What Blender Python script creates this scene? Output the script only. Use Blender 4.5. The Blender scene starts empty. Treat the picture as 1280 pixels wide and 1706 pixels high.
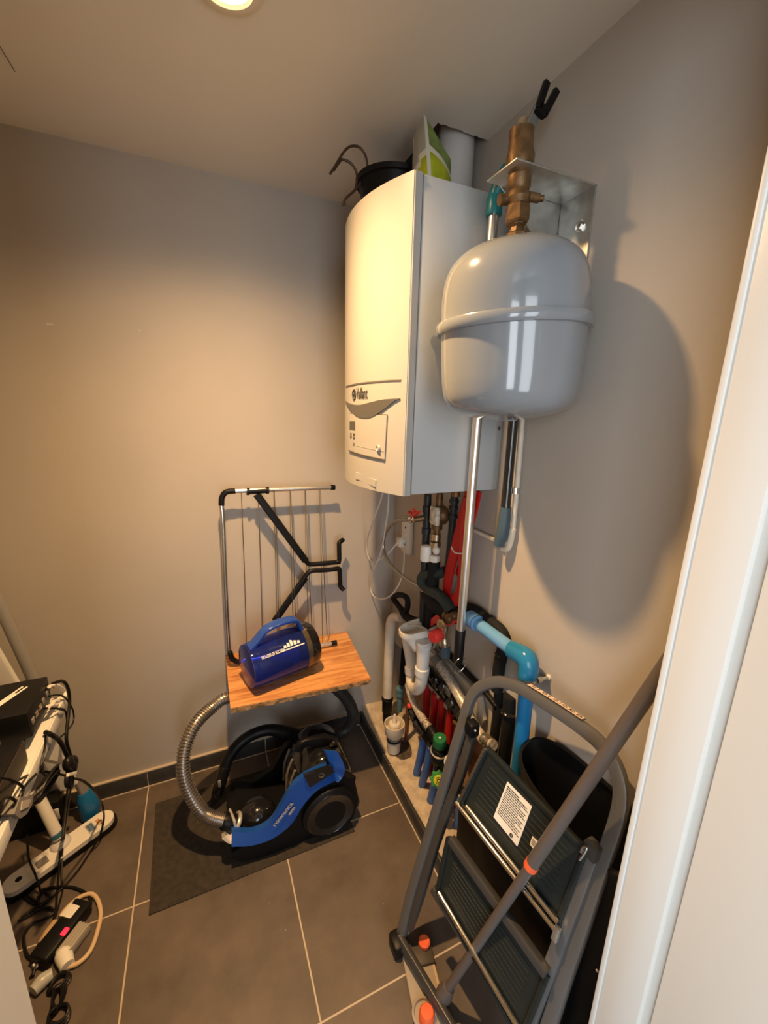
import bpy, bmesh, math, random
from mathutils import Vector, Matrix
random.seed(7)
C = bpy.context.scene.collection
SC = bpy.context.scene
PI = math.pi

# ---------------------------------------------------------------- camera, light, exposure (metres; camera above the doorway floor)
D, W, H = 1.6078, 0.7705, 2.1891            # back wall y, right wall x, ceiling z
cam_d = bpy.data.cameras.new('camera'); cam = bpy.data.objects.new('camera', cam_d); C.objects.link(cam)
right = Vector((0.9149, -0.4030, 0.0242)); up = Vector((0.0726, 0.2233, 0.9720)); fwd = Vector((0.3972, 0.8875, -0.2335))
M3 = Matrix((right, up, -fwd)).transposed()
cam.matrix_world = Matrix.Translation((0, 0, 1.47)) @ M3.to_4x4()
cam_d.sensor_fit = 'HORIZONTAL'; cam_d.sensor_width = 36.0; cam_d.lens = 36.0 * 689.32 / 1280.0
cam_d.clip_start = 0.02
SC.camera = cam

world = bpy.data.worlds.new('daylight'); SC.world = world; world.use_nodes = True
bg = world.node_tree.nodes['Background']
bg.inputs[0].default_value = (0.95, 0.95, 0.92, 1); bg.inputs[1].default_value = 0.20

spot_d = bpy.data.lights.new('spotlight_lamp', 'SPOT'); spot = bpy.data.objects.new('spotlight_lamp', spot_d)
C.objects.link(spot); spot.location = (0.10, 0.945, 2.175)
spot_d.color = (1.0, 0.60, 0.265); spot_d.energy = 198; spot_d.spot_size = math.radians(156); spot_d.spot_blend = 0.35
spot_d.shadow_soft_size = 0.022
# reflector lamp: its beam is strongest straight down
spot_d.use_nodes = True; lnt = spot_d.node_tree; lem = lnt.nodes['Emission']
ltc = lnt.nodes.new('ShaderNodeTexCoord'); lsx = lnt.nodes.new('ShaderNodeSeparateXYZ'); lab_ = lnt.nodes.new('ShaderNodeMath'); lab_.operation = 'ABSOLUTE'
lpw = lnt.nodes.new('ShaderNodeMath'); lpw.operation = 'POWER'; lpw.inputs[1].default_value = 3.2
lnt.links.new(ltc.outputs['Normal'], lsx.inputs[0]); lnt.links.new(lsx.outputs[2], lab_.inputs[0]); lnt.links.new(lab_.outputs[0], lpw.inputs[0]); lnt.links.new(lpw.outputs[0], lem.inputs['Strength'])

# daylight from the hall window behind the doorway, to the left (two panes)
for wx, wy, ww, wp in ((-1.75, -1.70, 1.5, 80), (-0.10, -1.95, 0.8, 32)):
    win_d = bpy.data.lights.new('window_daylight', 'AREA'); win = bpy.data.objects.new('window_daylight', win_d); C.objects.link(win)
    win_d.shape = 'RECTANGLE'; win_d.size = ww; win_d.size_y = 1.9; win_d.energy = wp; win_d.color = (0.88, 0.94, 1.0)
    win.location = (wx, wy, 1.35); win.rotation_euler = (Vector((0.25, 0.30, 1.35)) - Vector((wx, wy, 1.35))).to_track_quat('-Z', 'Y').to_euler()

SC.view_settings.view_transform = 'Standard'; SC.view_settings.look = 'None'
SC.view_settings.exposure = 0.0; SC.view_settings.gamma = 1.0; SC.view_settings.use_curve_mapping = False
SC.cycles.max_bounces = 10; SC.cycles.diffuse_bounces = 6; SC.cycles.use_denoising = True

# ---------------------------------------------------------------- materials
def mat(name, col, rough=0.5, metal=0.0, var=0.0, scale=8.0, bump=0.0, bscale=60.0, coat=0.0, trans=0.0, ior=1.45, col2=None, stretch=None, emit=None, spec=None):
    m = bpy.data.materials.new(name); m.use_nodes = True
    nt = m.node_tree; b = nt.nodes['Principled BSDF']
    b.inputs['Base Color'].default_value = (*col, 1); b.inputs['Roughness'].default_value = rough; b.inputs['Metallic'].default_value = metal
    b.inputs['Coat Weight'].default_value = coat; b.inputs['Transmission Weight'].default_value = trans; b.inputs['IOR'].default_value = ior
    if spec is not None: b.inputs['Specular IOR Level'].default_value = spec
    if emit: b.inputs['Emission Color'].default_value = (*emit[0], 1); b.inputs['Emission Strength'].default_value = emit[1]
    if var or col2:
        tc = nt.nodes.new('ShaderNodeTexCoord'); mp = nt.nodes.new('ShaderNodeMapping'); nz = nt.nodes.new('ShaderNodeTexNoise'); rp = nt.nodes.new('ShaderNodeValToRGB')
        if stretch: mp.inputs['Scale'].default_value = stretch
        nz.inputs['Scale'].default_value = scale; nz.inputs['Detail'].default_value = 6
        nt.links.new(tc.outputs['Object'], mp.inputs[0]); nt.links.new(mp.outputs[0], nz.inputs['Vector']); nt.links.new(nz.outputs['Fac'], rp.inputs[0])
        c2 = col2 or tuple(c * (1 - var) for c in col); c1 = col if col2 else tuple(min(1, c * (1 + var)) for c in col)
        rp.color_ramp.elements[0].color = (*c2, 1); rp.color_ramp.elements[1].color = (*c1, 1)
        rp.color_ramp.elements[0].position = 0.35; rp.color_ramp.elements[1].position = 0.65
        nt.links.new(rp.outputs[0], b.inputs['Base Color'])
    if bump:
        n2 = nt.nodes.new('ShaderNodeTexNoise'); n2.inputs['Scale'].default_value = bscale; n2.inputs['Detail'].default_value = 4
        t2 = nt.nodes.new('ShaderNodeTexCoord'); nt.links.new(t2.outputs['Object'], n2.inputs['Vector'])
        bp = nt.nodes.new('ShaderNodeBump'); bp.inputs['Strength'].default_value = bump; bp.inputs['Distance'].default_value = 0.004
        nt.links.new(n2.outputs['Fac'], bp.inputs['Height']); nt.links.new(bp.outputs[0], b.inputs['Normal'])
    return m

PAINT = mat('taupe_wall_paint', (0.44, 0.405, 0.36), 0.6, var=0.03, scale=3, bump=0.06, bscale=90)
CEILP = mat('ceiling_paint', (0.72, 0.69, 0.63), 0.7, var=0.02, scale=3, bump=0.05, bscale=90)
WHITEW = mat('white_lacquered_wood', (0.64, 0.635, 0.60), 0.35, bump=0.02, bscale=40)
GREYW = mat('grey_jamb_paint', (0.60, 0.60, 0.585), 0.6)
RAW = mat('raw_brown_masonry', (0.36, 0.22, 0.13), 0.9, var=0.35, scale=25, bump=0.5, bscale=60)
CONC = mat('dusty_concrete', (0.50, 0.42, 0.32), 0.9, var=0.18, scale=30, bump=0.4, bscale=120)
GROUT = mat('pale_grout', (0.50, 0.42, 0.33), 0.85)
DTILE = mat('dark_skirting_tile', (0.045, 0.043, 0.042), 0.4, var=0.2, scale=20)
BOILW = mat("white_enamel", (0.41, 0.405, 0.385), 0.32)
BOILS = mat('cool_daylight_enamel', (0.46, 0.49, 0.505), 0.33)  # side of the white boiler, with cool daylight mixed into the colour
SEAM = mat('dark_seam', (0.10, 0.09, 0.08), 0.7)
TANK = mat('pale_grey_gloss_paint', (0.235, 0.26, 0.285), 0.16, coat=0.6, var=0.02, scale=4)
BRASS = mat('tarnished_brass', (0.15, 0.085, 0.035), 0.45, 0.5, var=0.35, scale=40, bump=0.25, bscale=90)
BRASSN = mat('nickel_brass', (0.62, 0.54, 0.40), 0.25, 0.95)
GALV = mat('galvanised_steel', (0.58, 0.58, 0.55), 0.38, 0.9, var=0.12, scale=40)
STEEL = mat('brushed_steel', (0.72, 0.71, 0.69), 0.22, 1.0)
ALU = mat('aluminium_tube', (0.78, 0.76, 0.73), 0.28, 0.95)
CHROME = mat('chrome', (0.85, 0.84, 0.80), 0.10, 1.0)
BLACK = mat('black_plastic', (0.006, 0.006, 0.0065), 0.42, spec=0.25)
BLACKG = mat('black_gloss_plastic', (0.010, 0.010, 0.011), 0.12, coat=0.5)
RUBBER = mat('black_foam_insulation', (0.009, 0.010, 0.011), 0.75, spec=0.25, bump=0.5, bscale=80)
DPIPE = mat('dark_green_grey_pipe', (0.016, 0.020, 0.022), 0.45)
TEAL = mat('teal_plastic', (0.012, 0.20, 0.25), 0.3)
SLATE = mat('slate_blue_grip', (0.055, 0.095, 0.13), 0.55)
WPIPE = mat('white_pvc', (0.74, 0.70, 0.62), 0.3)
WPIPEO = mat('off_white_pvc', (0.70, 0.64, 0.53), 0.4, var=0.08, scale=20)
GPIPE = mat('light_grey_pvc', (0.60, 0.59, 0.58), 0.35)
BPVC = mat('sky_blue_pvc', (0.12, 0.31, 0.58), 0.35)
BPVCD = mat('petrol_blue_pvc', (0.016, 0.18, 0.36), 0.2)
REDC = mat('red_conduit', (0.50, 0.016, 0.016), 0.45)
REDH = mat('red_ribbon_hose', (0.48, 0.006, 0.008), 0.5, bump=0.3, bscale=50)
REDP = mat('red_plastic', (0.72, 0.045, 0.035), 0.35)
BLUEC = mat('blue_conduit', (0.045, 0.15, 0.47), 0.45, var=0.15, scale=15)
GREENC = mat('green_cap', (0.010, 0.13, 0.045), 0.4)
YELLOW = mat('yellow_plastic', (0.75, 0.66, 0.03), 0.45)
LGREEN = mat('green_handwheel', (0.06, 0.32, 0.08), 0.45)
BRAID = mat('braided_steel_hose', (0.68, 0.63, 0.55), 0.4, 0.25, col2=(0.30, 0.27, 0.23), scale=120)
WHITEP = mat('white_plastic', (0.78, 0.75, 0.68), 0.35)
WIRE = mat('white_cable', (0.66, 0.62, 0.55), 0.45)
BWIRE = mat('black_cable', (0.007, 0.0065, 0.0065), 0.4, spec=0.3)
BEIGEW = mat('beige_cable', (0.62, 0.45, 0.27), 0.5)
LADG = mat('grey_powder_coat', (0.085, 0.083, 0.080), 0.36, 0.5)
LADL = mat('light_grey_powder_coat', (0.17, 0.175, 0.18), 0.32, 0.55)
TREAD = mat('dark_green_black_tread', (0.012, 0.017, 0.017), 0.45)
PAPER = mat('white_paper_label', (0.80, 0.76, 0.66), 0.7)
INK = mat('black_ink', (0.03, 0.03, 0.03), 0.7)
TAUPEP = mat('brown_grey_lacquered_pole', (0.105, 0.088, 0.080), 0.38)
ORANGE = mat('orange_plastic', (0.80, 0.13, 0.04), 0.5)
BEIGEP = mat('beige_grey_plastic', (0.36, 0.31, 0.25), 0.5)
TUBB = mat('black_tub_plastic', (0.006, 0.006, 0.0065), 0.35, spec=0.3, bump=0.2, bscale=30)
BLUEV = mat('royal_blue_plastic', (0.010, 0.07, 0.34), 0.3)
HOSEM = mat('silver_brown_hose', (0.30, 0.27, 0.24), 0.3, 0.75)
HOSED = mat('dark_grey_hose', (0.028, 0.028, 0.028), 0.45)
MATT = mat('dark_brown_felt', (0.036, 0.029, 0.022), 0.95, var=0.2, scale=60, bump=0.4, bscale=300)
CANB = mat('translucent_blue_plastic', (0.10, 0.17, 0.80), 0.06, trans=0.92, ior=1.25)
CANI = mat('dark_blue_inner', (0.01, 0.02, 0.16), 0.3)
SILVER = mat('silver_plastic', (0.62, 0.60, 0.57), 0.3, 0.5)
BAGW = mat('cream_bag_film', (0.60, 0.58, 0.47), 0.35)
BAGG = mat('lime_green_bag_print', (0.36, 0.40, 0.015), 0.35, var=0.2, scale=30)
BAGD = mat('olive_green_bag_print', (0.17, 0.24, 0.06), 0.4, var=0.3, scale=25)
RUST = mat('brown_wire', (0.09, 0.055, 0.035), 0.5, 0.4)
LENS = mat('lamp_glass', (1, 0.9, 0.7), 0.3, emit=((1.0, 0.74, 0.42), 5.0))
RINGM = mat('cream_lamp_ring', (0.70, 0.63, 0.5), 0.35)
REDLED = mat('lit_red_switch', (0.7, 0.02, 0.05), 0.3, emit=((1.0, 0.03, 0.06), 1.2))
GREYP = mat('grey_plastic', (0.20, 0.19, 0.18), 0.5)
POLEG = mat('grey_tube', (0.34, 0.33, 0.31), 0.4, 0.3)
LABELB = mat('blue_grey_print', (0.10, 0.16, 0.24), 0.6)
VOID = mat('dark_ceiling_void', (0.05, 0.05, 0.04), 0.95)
PLATE = mat('grey_cement_board', (0.52, 0.485, 0.41), 0.8, var=0.18, scale=14)

def tile_material():
    m = bpy.data.materials.new('brown_grey_floor_tile'); m.use_nodes = True; nt = m.node_tree; b = nt.nodes['Principled BSDF']
    L = nt.links.new; N = nt.nodes.new
    g = N('ShaderNodeNewGeometry'); sx = N('ShaderNodeSeparateXYZ'); L(g.outputs['Position'], sx.inputs[0])
    def line(out, off, size):
        a = N('ShaderNodeMath'); a.operation = 'SUBTRACT'; L(out, a.inputs[0]); a.inputs[1].default_value = off
        p = N('ShaderNodeMath'); p.operation = 'PINGPONG'; L(a.outputs[0], p.inputs[0]); p.inputs[1].default_value = size / 2
        l = N('ShaderNodeMath'); l.operation = 'LESS_THAN'; L(p.outputs[0], l.inputs[0]); l.inputs[1].default_value = 0.0021
        return l.outputs[0]
    mx = N('ShaderNodeMath'); mx.operation = 'MAXIMUM'
    L(line(sx.outputs[0], -0.2829 - 0.4545 * 10, 0.4545), mx.inputs[0]); L(line(sx.outputs[1], 0.6882 - 0.4615 * 10, 0.4615), mx.inputs[1])
    nz = N('ShaderNodeTexNoise'); nz.inputs['Scale'].default_value = 5; nz.inputs['Detail'].default_value = 8; nz.inputs['Roughness'].default_value = 0.65
    L(g.outputs['Position'], nz.inputs['Vector'])
    rp = N('ShaderNodeValToRGB'); L(nz.outputs['Fac'], rp.inputs[0])
    rp.color_ramp.elements[0].position = 0.3; rp.color_ramp.elements[0].color = (0.070, 0.054, 0.043, 1)
    rp.color_ramp.elements[1].position = 0.72; rp.color_ramp.elements[1].color = (0.145, 0.110, 0.084, 1)
    # dust specks
    vo = N('ShaderNodeTexVoronoi'); vo.inputs['Scale'].default_value = 26; L(g.outputs['Position'], vo.inputs['Vector'])
    ls = N('ShaderNodeMath'); ls.operation = 'LESS_THAN'; L(vo.outputs['Distance'], ls.inputs[0]); ls.inputs[1].default_value = 0.035
    n3 = N('ShaderNodeTexNoise'); n3.inputs['Scale'].default_value = 3.0; L(g.outputs['Position'], n3.inputs['Vector'])
    gt = N('ShaderNodeMath'); gt.operation = 'GREATER_THAN'; L(n3.outputs['Fac'], gt.inputs[0]); gt.inputs[1].default_value = 0.56
    mu = N('ShaderNodeMath'); mu.operation = 'MULTIPLY'; L(ls.outputs[0], mu.inputs[0]); L(gt.outputs[0], mu.inputs[1])
    m0 = N('ShaderNodeMix'); m0.data_type = 'RGBA'; L(mu.outputs[0], m0.inputs[0]); L(rp.outputs[0], m0.inputs[6]); m0.inputs[7].default_value = (0.45, 0.38, 0.30, 1)
    mi = N('ShaderNodeMix'); mi.data_type = 'RGBA'; L(mx.outputs[0], mi.inputs[0]); L(m0.outputs[2], mi.inputs[6]); mi.inputs[7].default_value = (0.50, 0.41, 0.31, 1)
    L(mi.outputs[2], b.inputs['Base Color']); b.inputs['Roughness'].default_value = 0.48
    bp = N('ShaderNodeBump'); bp.inputs['Strength'].default_value = 0.25; bp.inputs['Distance'].default_value = 0.003; L(nz.outputs['Fac'], bp.inputs['Height']); L(bp.outputs[0], b.inputs['Normal'])
    return m
TILE = tile_material()

def wood_material():
    m = bpy.data.materials.new('orange_grained_wood'); m.use_nodes = True; nt = m.node_tree; b = nt.nodes['Principled BSDF']
    L = nt.links.new; N = nt.nodes.new
    g = N('ShaderNodeTexCoord'); mp = N('ShaderNodeMapping'); mp.inputs['Scale'].default_value = (1.2, 9, 9); mp.inputs['Rotation'].default_value = (0, 0, 0.12); L(g.outputs['Object'], mp.inputs[0])
    nz = N('ShaderNodeTexNoise'); nz.inputs['Scale'].default_value = 4; nz.inputs['Detail'].default_value = 7; nz.inputs['Distortion'].default_value = 1.2; L(mp.outputs[0], nz.inputs['Vector'])
    rp = N('ShaderNodeValToRGB'); L(nz.outputs['Fac'], rp.inputs[0]); e = rp.color_ramp.elements
    e[0].position = 0.33; e[0].color = (0.36, 0.13, 0.035, 1); e[1].position = 0.6; e[1].color = (0.66, 0.33, 0.12, 1)
    L(rp.outputs[0], b.inputs['Base Color']); b.inputs['Roughness'].default_value = 0.4
    return m
WOOD = wood_material()
EDGEW = mat('rough_sawn_edge', (0.30, 0.17, 0.07), 0.9, var=0.6, scale=50, bump=0.8, bscale=90)

# ---------------------------------------------------------------- mesh building
def catmull(P, n):
    P = [Vector(p) for p in P]
    if len(P) < 3 or n <= 1: return P
    out = []
    for i in range(len(P) - 1):
        p0 = P[i - 1] if i else P[0] * 2 - P[1]; p1 = P[i]; p2 = P[i + 1]; p3 = P[i + 2] if i + 2 < len(P) else P[-1] * 2 - P[-2]
        for k in range(n):
            t = k / n
            out.append(0.5 * (2 * p1 + (p2 - p0) * t + (2 * p0 - 5 * p1 + 4 * p2 - p3) * t * t + (3 * p1 - p0 - 3 * p2 + p3) * t ** 3))
    out.append(P[-1]); return out

def rounded(P, r, n=5):
    """polyline with filleted corners"""
    P = [Vector(p) for p in P]; out = [P[0]]
    for i in range(1, len(P) - 1):
        a = (P[i - 1] - P[i]); b = (P[i + 1] - P[i]); q = min(r, a.length * .49, b.length * .49)
        A = P[i] + a.normalized() * q; B = P[i] + b.normalized() * q
        for k in range(n + 1):
            t = k / n; out.append(A * (1 - t) ** 2 + P[i] * 2 * t * (1 - t) + B * t * t)
    out.append(P[-1]); return out

class MB:
    def __init__(s): s.v = []; s.f = []; s.m = []; s.mi = 0
    def add(s, vs, fs):
        o = len(s.v); s.v += [tuple(v) for v in vs]
        for f in fs: s.f.append([i + o for i in f]); s.m.append(s.mi)
        return s
    def box(s, c, size, bev=0.0, rot=None, seg=2):
        bm = bmesh.new(); bmesh.ops.create_cube(bm, size=1.0)
        for v in bm.verts: v.co = Vector((v.co.x * size[0], v.co.y * size[1], v.co.z * size[2]))
        if bev: bmesh.ops.bevel(bm, geom=bm.edges[:], offset=bev, segments=seg, affect='EDGES', profile=0.5)
        R = rot if rot is not None else Matrix.Identity(3)
        vs = [R @ v.co + Vector(c) for v in bm.verts]; bm.verts.index_update()
        fs = [[v.index for v in f.verts] for f in bm.faces]; bm.free(); return s.add(vs, fs)
    def span(s, a, b, bev=0.0):
        return s.box([(a[i] + b[i]) / 2 for i in range(3)], [abs(b[i] - a[i]) for i in range(3)], bev)
    def tube(s, P, r, seg=10, sm=1, cap=True, sect=None, upv=None, closed=False):
        n0 = len(P); Q = catmull(P, sm) if sm > 1 else [Vector(p) for p in P]; n = len(Q)
        if isinstance(r, (int, float)): rs = [r] * n
        elif len(r) == n: rs = list(r)
        else:
            rs = []
            for i in range(n):
                t = i / (n - 1) * (len(r) - 1); k = min(int(t), len(r) - 2); rs.append(r[k] + (r[k + 1] - r[k]) * (t - k))
        T = [(Q[min(i + 1, n - 1)] - Q[max(i - 1, 0)]).normalized() for i in range(n)]
        if closed: T = [(Q[(i + 1) % n] - Q[i - 1]).normalized() for i in range(n)]
        u = Vector(upv) if upv else (Vector((0, 0, 1)) if abs(T[0].z) < 0.9 else Vector((0, 1, 0)))
        vs = []; 
        for i in range(n):
            if upv: u = Vector(upv)
            a = (u - T[i] * u.dot(T[i])).normalized(); b = T[i].cross(a); u = a
            for k in range(seg):
                if sect: ca, cb = sect[k]
                else: ca, cb = math.cos(2 * PI * k / seg), math.sin(2 * PI * k / seg)
                vs.append(Q[i] + (a * ca + b * cb) * rs[i])
        fs = []
        for i in range(n if closed else n - 1):
            for k in range(seg):
                j = (i + 1) % n; fs.append([i * seg + k, i * seg + (k + 1) % seg, j * seg + (k + 1) % seg, j * seg + k])
        if cap and not closed: fs.append(list(range(seg))[::-1]); fs.append([(n - 1) * seg + k for k in range(seg)])
        return s.add(vs, fs)
    def bar(s, P, a, b, upv, rc=0.25, sm=1):
        """tube with a rounded rectangular section: half sizes a along upv, b across"""
        sec = []
        for sa, sb in ((1, 1), (-1, 1), (-1, -1), (1, -1)):
            pts = [(1 - rc, 1.0), (1.0 - rc * .3, 1 - rc * .3), (1.0, 1 - rc)]
            if sa * sb > 0: pts = pts[::-1]
            sec += [(sa * p * a, sb * q * b) for p, q in pts]
        return s.tube(P, 1.0, seg=len(sec), sm=sm, sect=sec, upv=upv)
    def lathe(s, prof, o=(0, 0, 0), axis=(0, 0, 1), seg=32, a0=None):
        ax = Vector(axis).normalized(); u = Vector(a0) if a0 else (Vector((1, 0, 0)) if abs(ax.x) < 0.9 else Vector((0, 1, 0)))
        u = (u - ax * ax.dot(u)).normalized(); w = ax.cross(u); o = Vector(o); vs = []; fs = []; n = len(prof)
        for r, z in prof:
            for k in range(seg):
                t = 2 * PI * k / seg; vs.append(o + ax * z + (u * math.cos(t) + w * math.sin(t)) * max(r, 1e-5))
        for i in range(n - 1):
            for k in range(seg): fs.append([i * seg + k, i * seg + (k + 1) % seg, (i + 1) * seg + (k + 1) % seg, (i + 1) * seg + k])
        fs.append(list(range(seg))[::-1]); fs.append([(n - 1) * seg + k for k in range(seg)])
        return s.add(vs, fs)
    def cyl(s, a, b, r, seg=16, r2=None):
        a = Vector(a); b = Vector(b); d = b - a; return s.lathe([(r, 0), (r2 if r2 is not None else r, d.length)], a, d, seg)
    def prism(s, poly, t):
        P = [Vector(p) for p in poly]; t = Vector(t); n = len(P)
        return s.add(P + [p + t for p in P], [list(range(n))[::-1], [n + i for i in range(n)]] + [[i, (i + 1) % n, n + (i + 1) % n, n + i] for i in range(n)])
    def strip(s, A, B, t):
        """solid band between two equally long point lists, thickened by vector t"""
        A = [Vector(p) for p in A]; B = [Vector(p) for p in B]; t = Vector(t); n = len(A)
        vs = A + B + [p + t for p in A] + [p + t for p in B]; fs = []
        for i in range(n - 1):
            fs += [[i, i + 1, n + i + 1, n + i], [2 * n + i + 1, 2 * n + i, 3 * n + i, 3 * n + i + 1], [i + 1, i, 2 * n + i, 2 * n + i + 1], [n + i, n + i + 1, 3 * n + i + 1, 3 * n + i]]
        fs += [[0, n, 3 * n, 2 * n], [n - 1, 2 * n + n - 1, 3 * n + n - 1, n + n - 1]]
        return s.add(vs, fs)
    def ball(s, c, r, seg=16, sq=(1, 1, 1)):
        vs = []; fs = []; rings = seg // 2
        for i in range(rings + 1):
            a = PI * i / rings
            for k in range(seg):
                t = 2 * PI * k / seg; vs.append((c[0] + sq[0] * r * math.sin(a) * math.cos(t), c[1] + sq[1] * r * math.sin(a) * math.sin(t), c[2] + sq[2] * r * math.cos(a)))
        for i in range(rings):
            for k in range(seg): fs.append([i * seg + k, i * seg + (k + 1) % seg, (i + 1) * seg + (k + 1) % seg, (i + 1) * seg + k])
        return s.add(vs, fs)
    def make(s, name, mats, off=(0, 0, 0), sharp=38):
        me = bpy.data.meshes.new(name); o = Vector(off)
        me.from_pydata([Vector(v) - o for v in s.v], [], s.f)
        bm = bmesh.new(); bm.from_mesh(me); bmesh.ops.remove_doubles(bm, verts=bm.verts[:], dist=1e-5); bmesh.ops.recalc_face_normals(bm, faces=bm.faces[:]); bm.to_mesh(me); bm.free()
        for m in (mats if isinstance(mats, (list, tuple)) else [mats]): me.materials.append(m)
        if len(me.materials) > 1 and len(me.polygons) == len(s.m): me.polygons.foreach_set('material_index', s.m)
        me.polygons.foreach_set('use_smooth', [True] * len(me.polygons)); me.set_sharp_from_angle(angle=math.radians(sharp))
        ob = bpy.data.objects.new(name, me); C.objects.link(ob); return ob

class Thing:
    def __init__(s, name, label, cat, loc, group=None):
        s.o = bpy.data.objects.new(name, None); C.objects.link(s.o); s.loc = Vector(loc); s.o.location = loc; s.o.empty_display_size = 0.05
        s.o['label'] = label; s.o['category'] = cat
        if group: s.o['group'] = group
    def part(s, name, mb, m, parent=None, label=None):
        ob = mb.make(name, m, s.loc); ob.parent = parent or s.o
        if label: ob['label'] = label
        return ob
def single(name, label, cat, mb, m, group=None, kind=None):
    xs = [v[0] for v in mb.v]; ys = [v[1] for v in mb.v]; zs = [v[2] for v in mb.v]
    o = ((min(xs) + max(xs)) / 2, (min(ys) + max(ys)) / 2, min(zs))
    ob = mb.make(name, m, o); ob.location = o; ob['label'] = label; ob['category'] = cat
    if group: ob['group'] = group
    if kind: ob['kind'] = kind
    return ob
def struct(name, mb, m, label=None):
    ob = mb.make(name, m); ob['kind'] = 'structure'
    if label: ob['label'] = label
    return ob
def text_verts(body, size, shear=0.0, bold=0.0, depth=0.0006):
    cu = bpy.data.curves.new('lettering', 'FONT'); cu.body = body; cu.size = size; cu.shear = shear; cu.offset = bold; cu.resolution_u = 3
    o = bpy.data.objects.new('lettering', cu); C.objects.link(o); dg = bpy.context.evaluated_depsgraph_get()
    me = bpy.data.meshes.new_from_object(o.evaluated_get(dg)); vs = [v.co.copy() for v in me.vertices]; fs = [list(p.vertices) for p in me.polygons]
    bpy.data.objects.remove(o); bpy.data.curves.remove(cu); return vs, fs
def frame_pt(o, u, v): return lambda a, b: Vector(o) + Vector(u) * a + Vector(v) * b

# ---------------------------------------------------------------- the room shell
XL = -0.78; YF = 0.31
struct('floor', MB().span((-1.6, -1.6, -0.06), (1.6, D + 0.1, 0)), TILE)
struct('wall_back', MB().span((XL - 0.1, D, 0), (W + 0.12, D + 0.1, H + 0.45)), PAINT)
wr = MB(); n = 48
ys = [YF + (D + 0.05 - YF) * i / n for i in range(n + 1)]
zb = [0.43 + random.uniform(-0.006, 0.006) for _ in ys]
A = [(W, y, z) for y, z in zip(ys, zb)]; B = [(W, y, H + 0.45) for y in ys]
wr.strip(A, B, (0.07, 0, 0)); wr.mi = 1; wr.span((W + 0.065, YF, 0), (W + 0.13, D + 0.05, 0.47))
struct('wall_right', wr, [PAINT, RAW])
struct('wall_left', MB().span((XL - 0.1, YF - 0.1, 0), (XL, D, H)), PAINT)
wf = MB(); wf.span((XL - 0.1, -0.10, 0), (-0.19, YF - 0.003, H)); wf.span((0.66, -0.10, 0), (1.3, YF - 0.003, H)); wf.span((-0.19, -0.10, 2.06), (0.66, YF - 0.003, H))
struct('wall_front', wf, PAINT)
# ceiling with the hole cut for the flue: x 0.60..W, y 1.094..1.46
ce = MB(); hx, hy0, hy1 = 0.615, 1.094, 1.46
ce.span((XL - 0.1, -0.1, H), (W, hy0, H + 0.03)); ce.span((XL - 0.1, hy0, H), (hx, D, H + 0.03)); ce.span((hx, hy1, H), (W, D, H + 0.03)); ce.span((W, -0.1, H), (1.3, YF, H + 0.03))
rag = [(hx + (W - hx) * i / 16, hy0 + 0.002 + random.uniform(0, 0.006), H) for i in range(17)]
ce.strip([(p[0], hy0 - 0.004, H) for p in rag], rag, (0, 0, 0.012))
struct('ceiling', ce, CEILP)
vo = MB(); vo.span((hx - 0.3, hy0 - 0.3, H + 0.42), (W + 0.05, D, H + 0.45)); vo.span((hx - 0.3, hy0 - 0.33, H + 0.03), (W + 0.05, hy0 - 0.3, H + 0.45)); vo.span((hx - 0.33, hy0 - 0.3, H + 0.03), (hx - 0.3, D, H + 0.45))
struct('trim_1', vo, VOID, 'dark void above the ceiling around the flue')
bb = MB(); 
for x0, x1 in ((XL, -0.2849), (-0.2809, 0.1696), (0.1736, 0.612)): bb.span((x0, D - 0.011, 0.001), (x1, D - 0.0005, 0.068), 0.0015)
bb.mi = 1; bb.span((XL, D - 0.006, 0), (0.612, D, 0.067)); bb.span((XL, D - 0.011, 0.068), (0.612, D, 0.0725)); bb.span((XL, D - 0.0145, 0), (0.612, D - 0.010, 0.003))
struct('baseboard_back', bb, [DTILE, GROUT])
br = MB()
for y0, y1 in ((D - 0.0115, 1.2655), (1.2615, 0.805), (0.801, 0.345), (0.341, 0.32)): br.span((0.6135, y1, 0.001), (0.625, y0, 0.069), 0.0012)
br.mi = 1; br.span((0.6165, 0.32, 0), (0.624, D - 0.011, 0.067)); br.span((0.6095, 0.32, 0), (0.6145, D - 0.011, 0.0025))
struct('baseboard_right', br, [DTILE, GROUT])
led = MB(); led.span((0.624, 0.312, 0), (W + 0.066, D, 0.066))
nx, ny = 8, 60; vs = []; fs = []
for j in range(ny + 1):
    for i in range(nx + 1):
        vs.append((0.624 + (W + 0.066 - 0.624) * i / nx, 0.312 + (D - 0.312) * j / ny, 0.067 + random.uniform(0, 0.004) + (0.022 * max(0, (j / ny - 0.94) / 0.06) if i < 7 else 0)))
for j in range(ny):
    for i in range(nx): a = j * (nx + 1) + i; fs.append([a, a + 1, a + nx + 2, a + nx + 1])
led.add(vs, fs)
struct('trim_2', led, CONC, 'raised dusty concrete ledge along the right wall')
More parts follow.
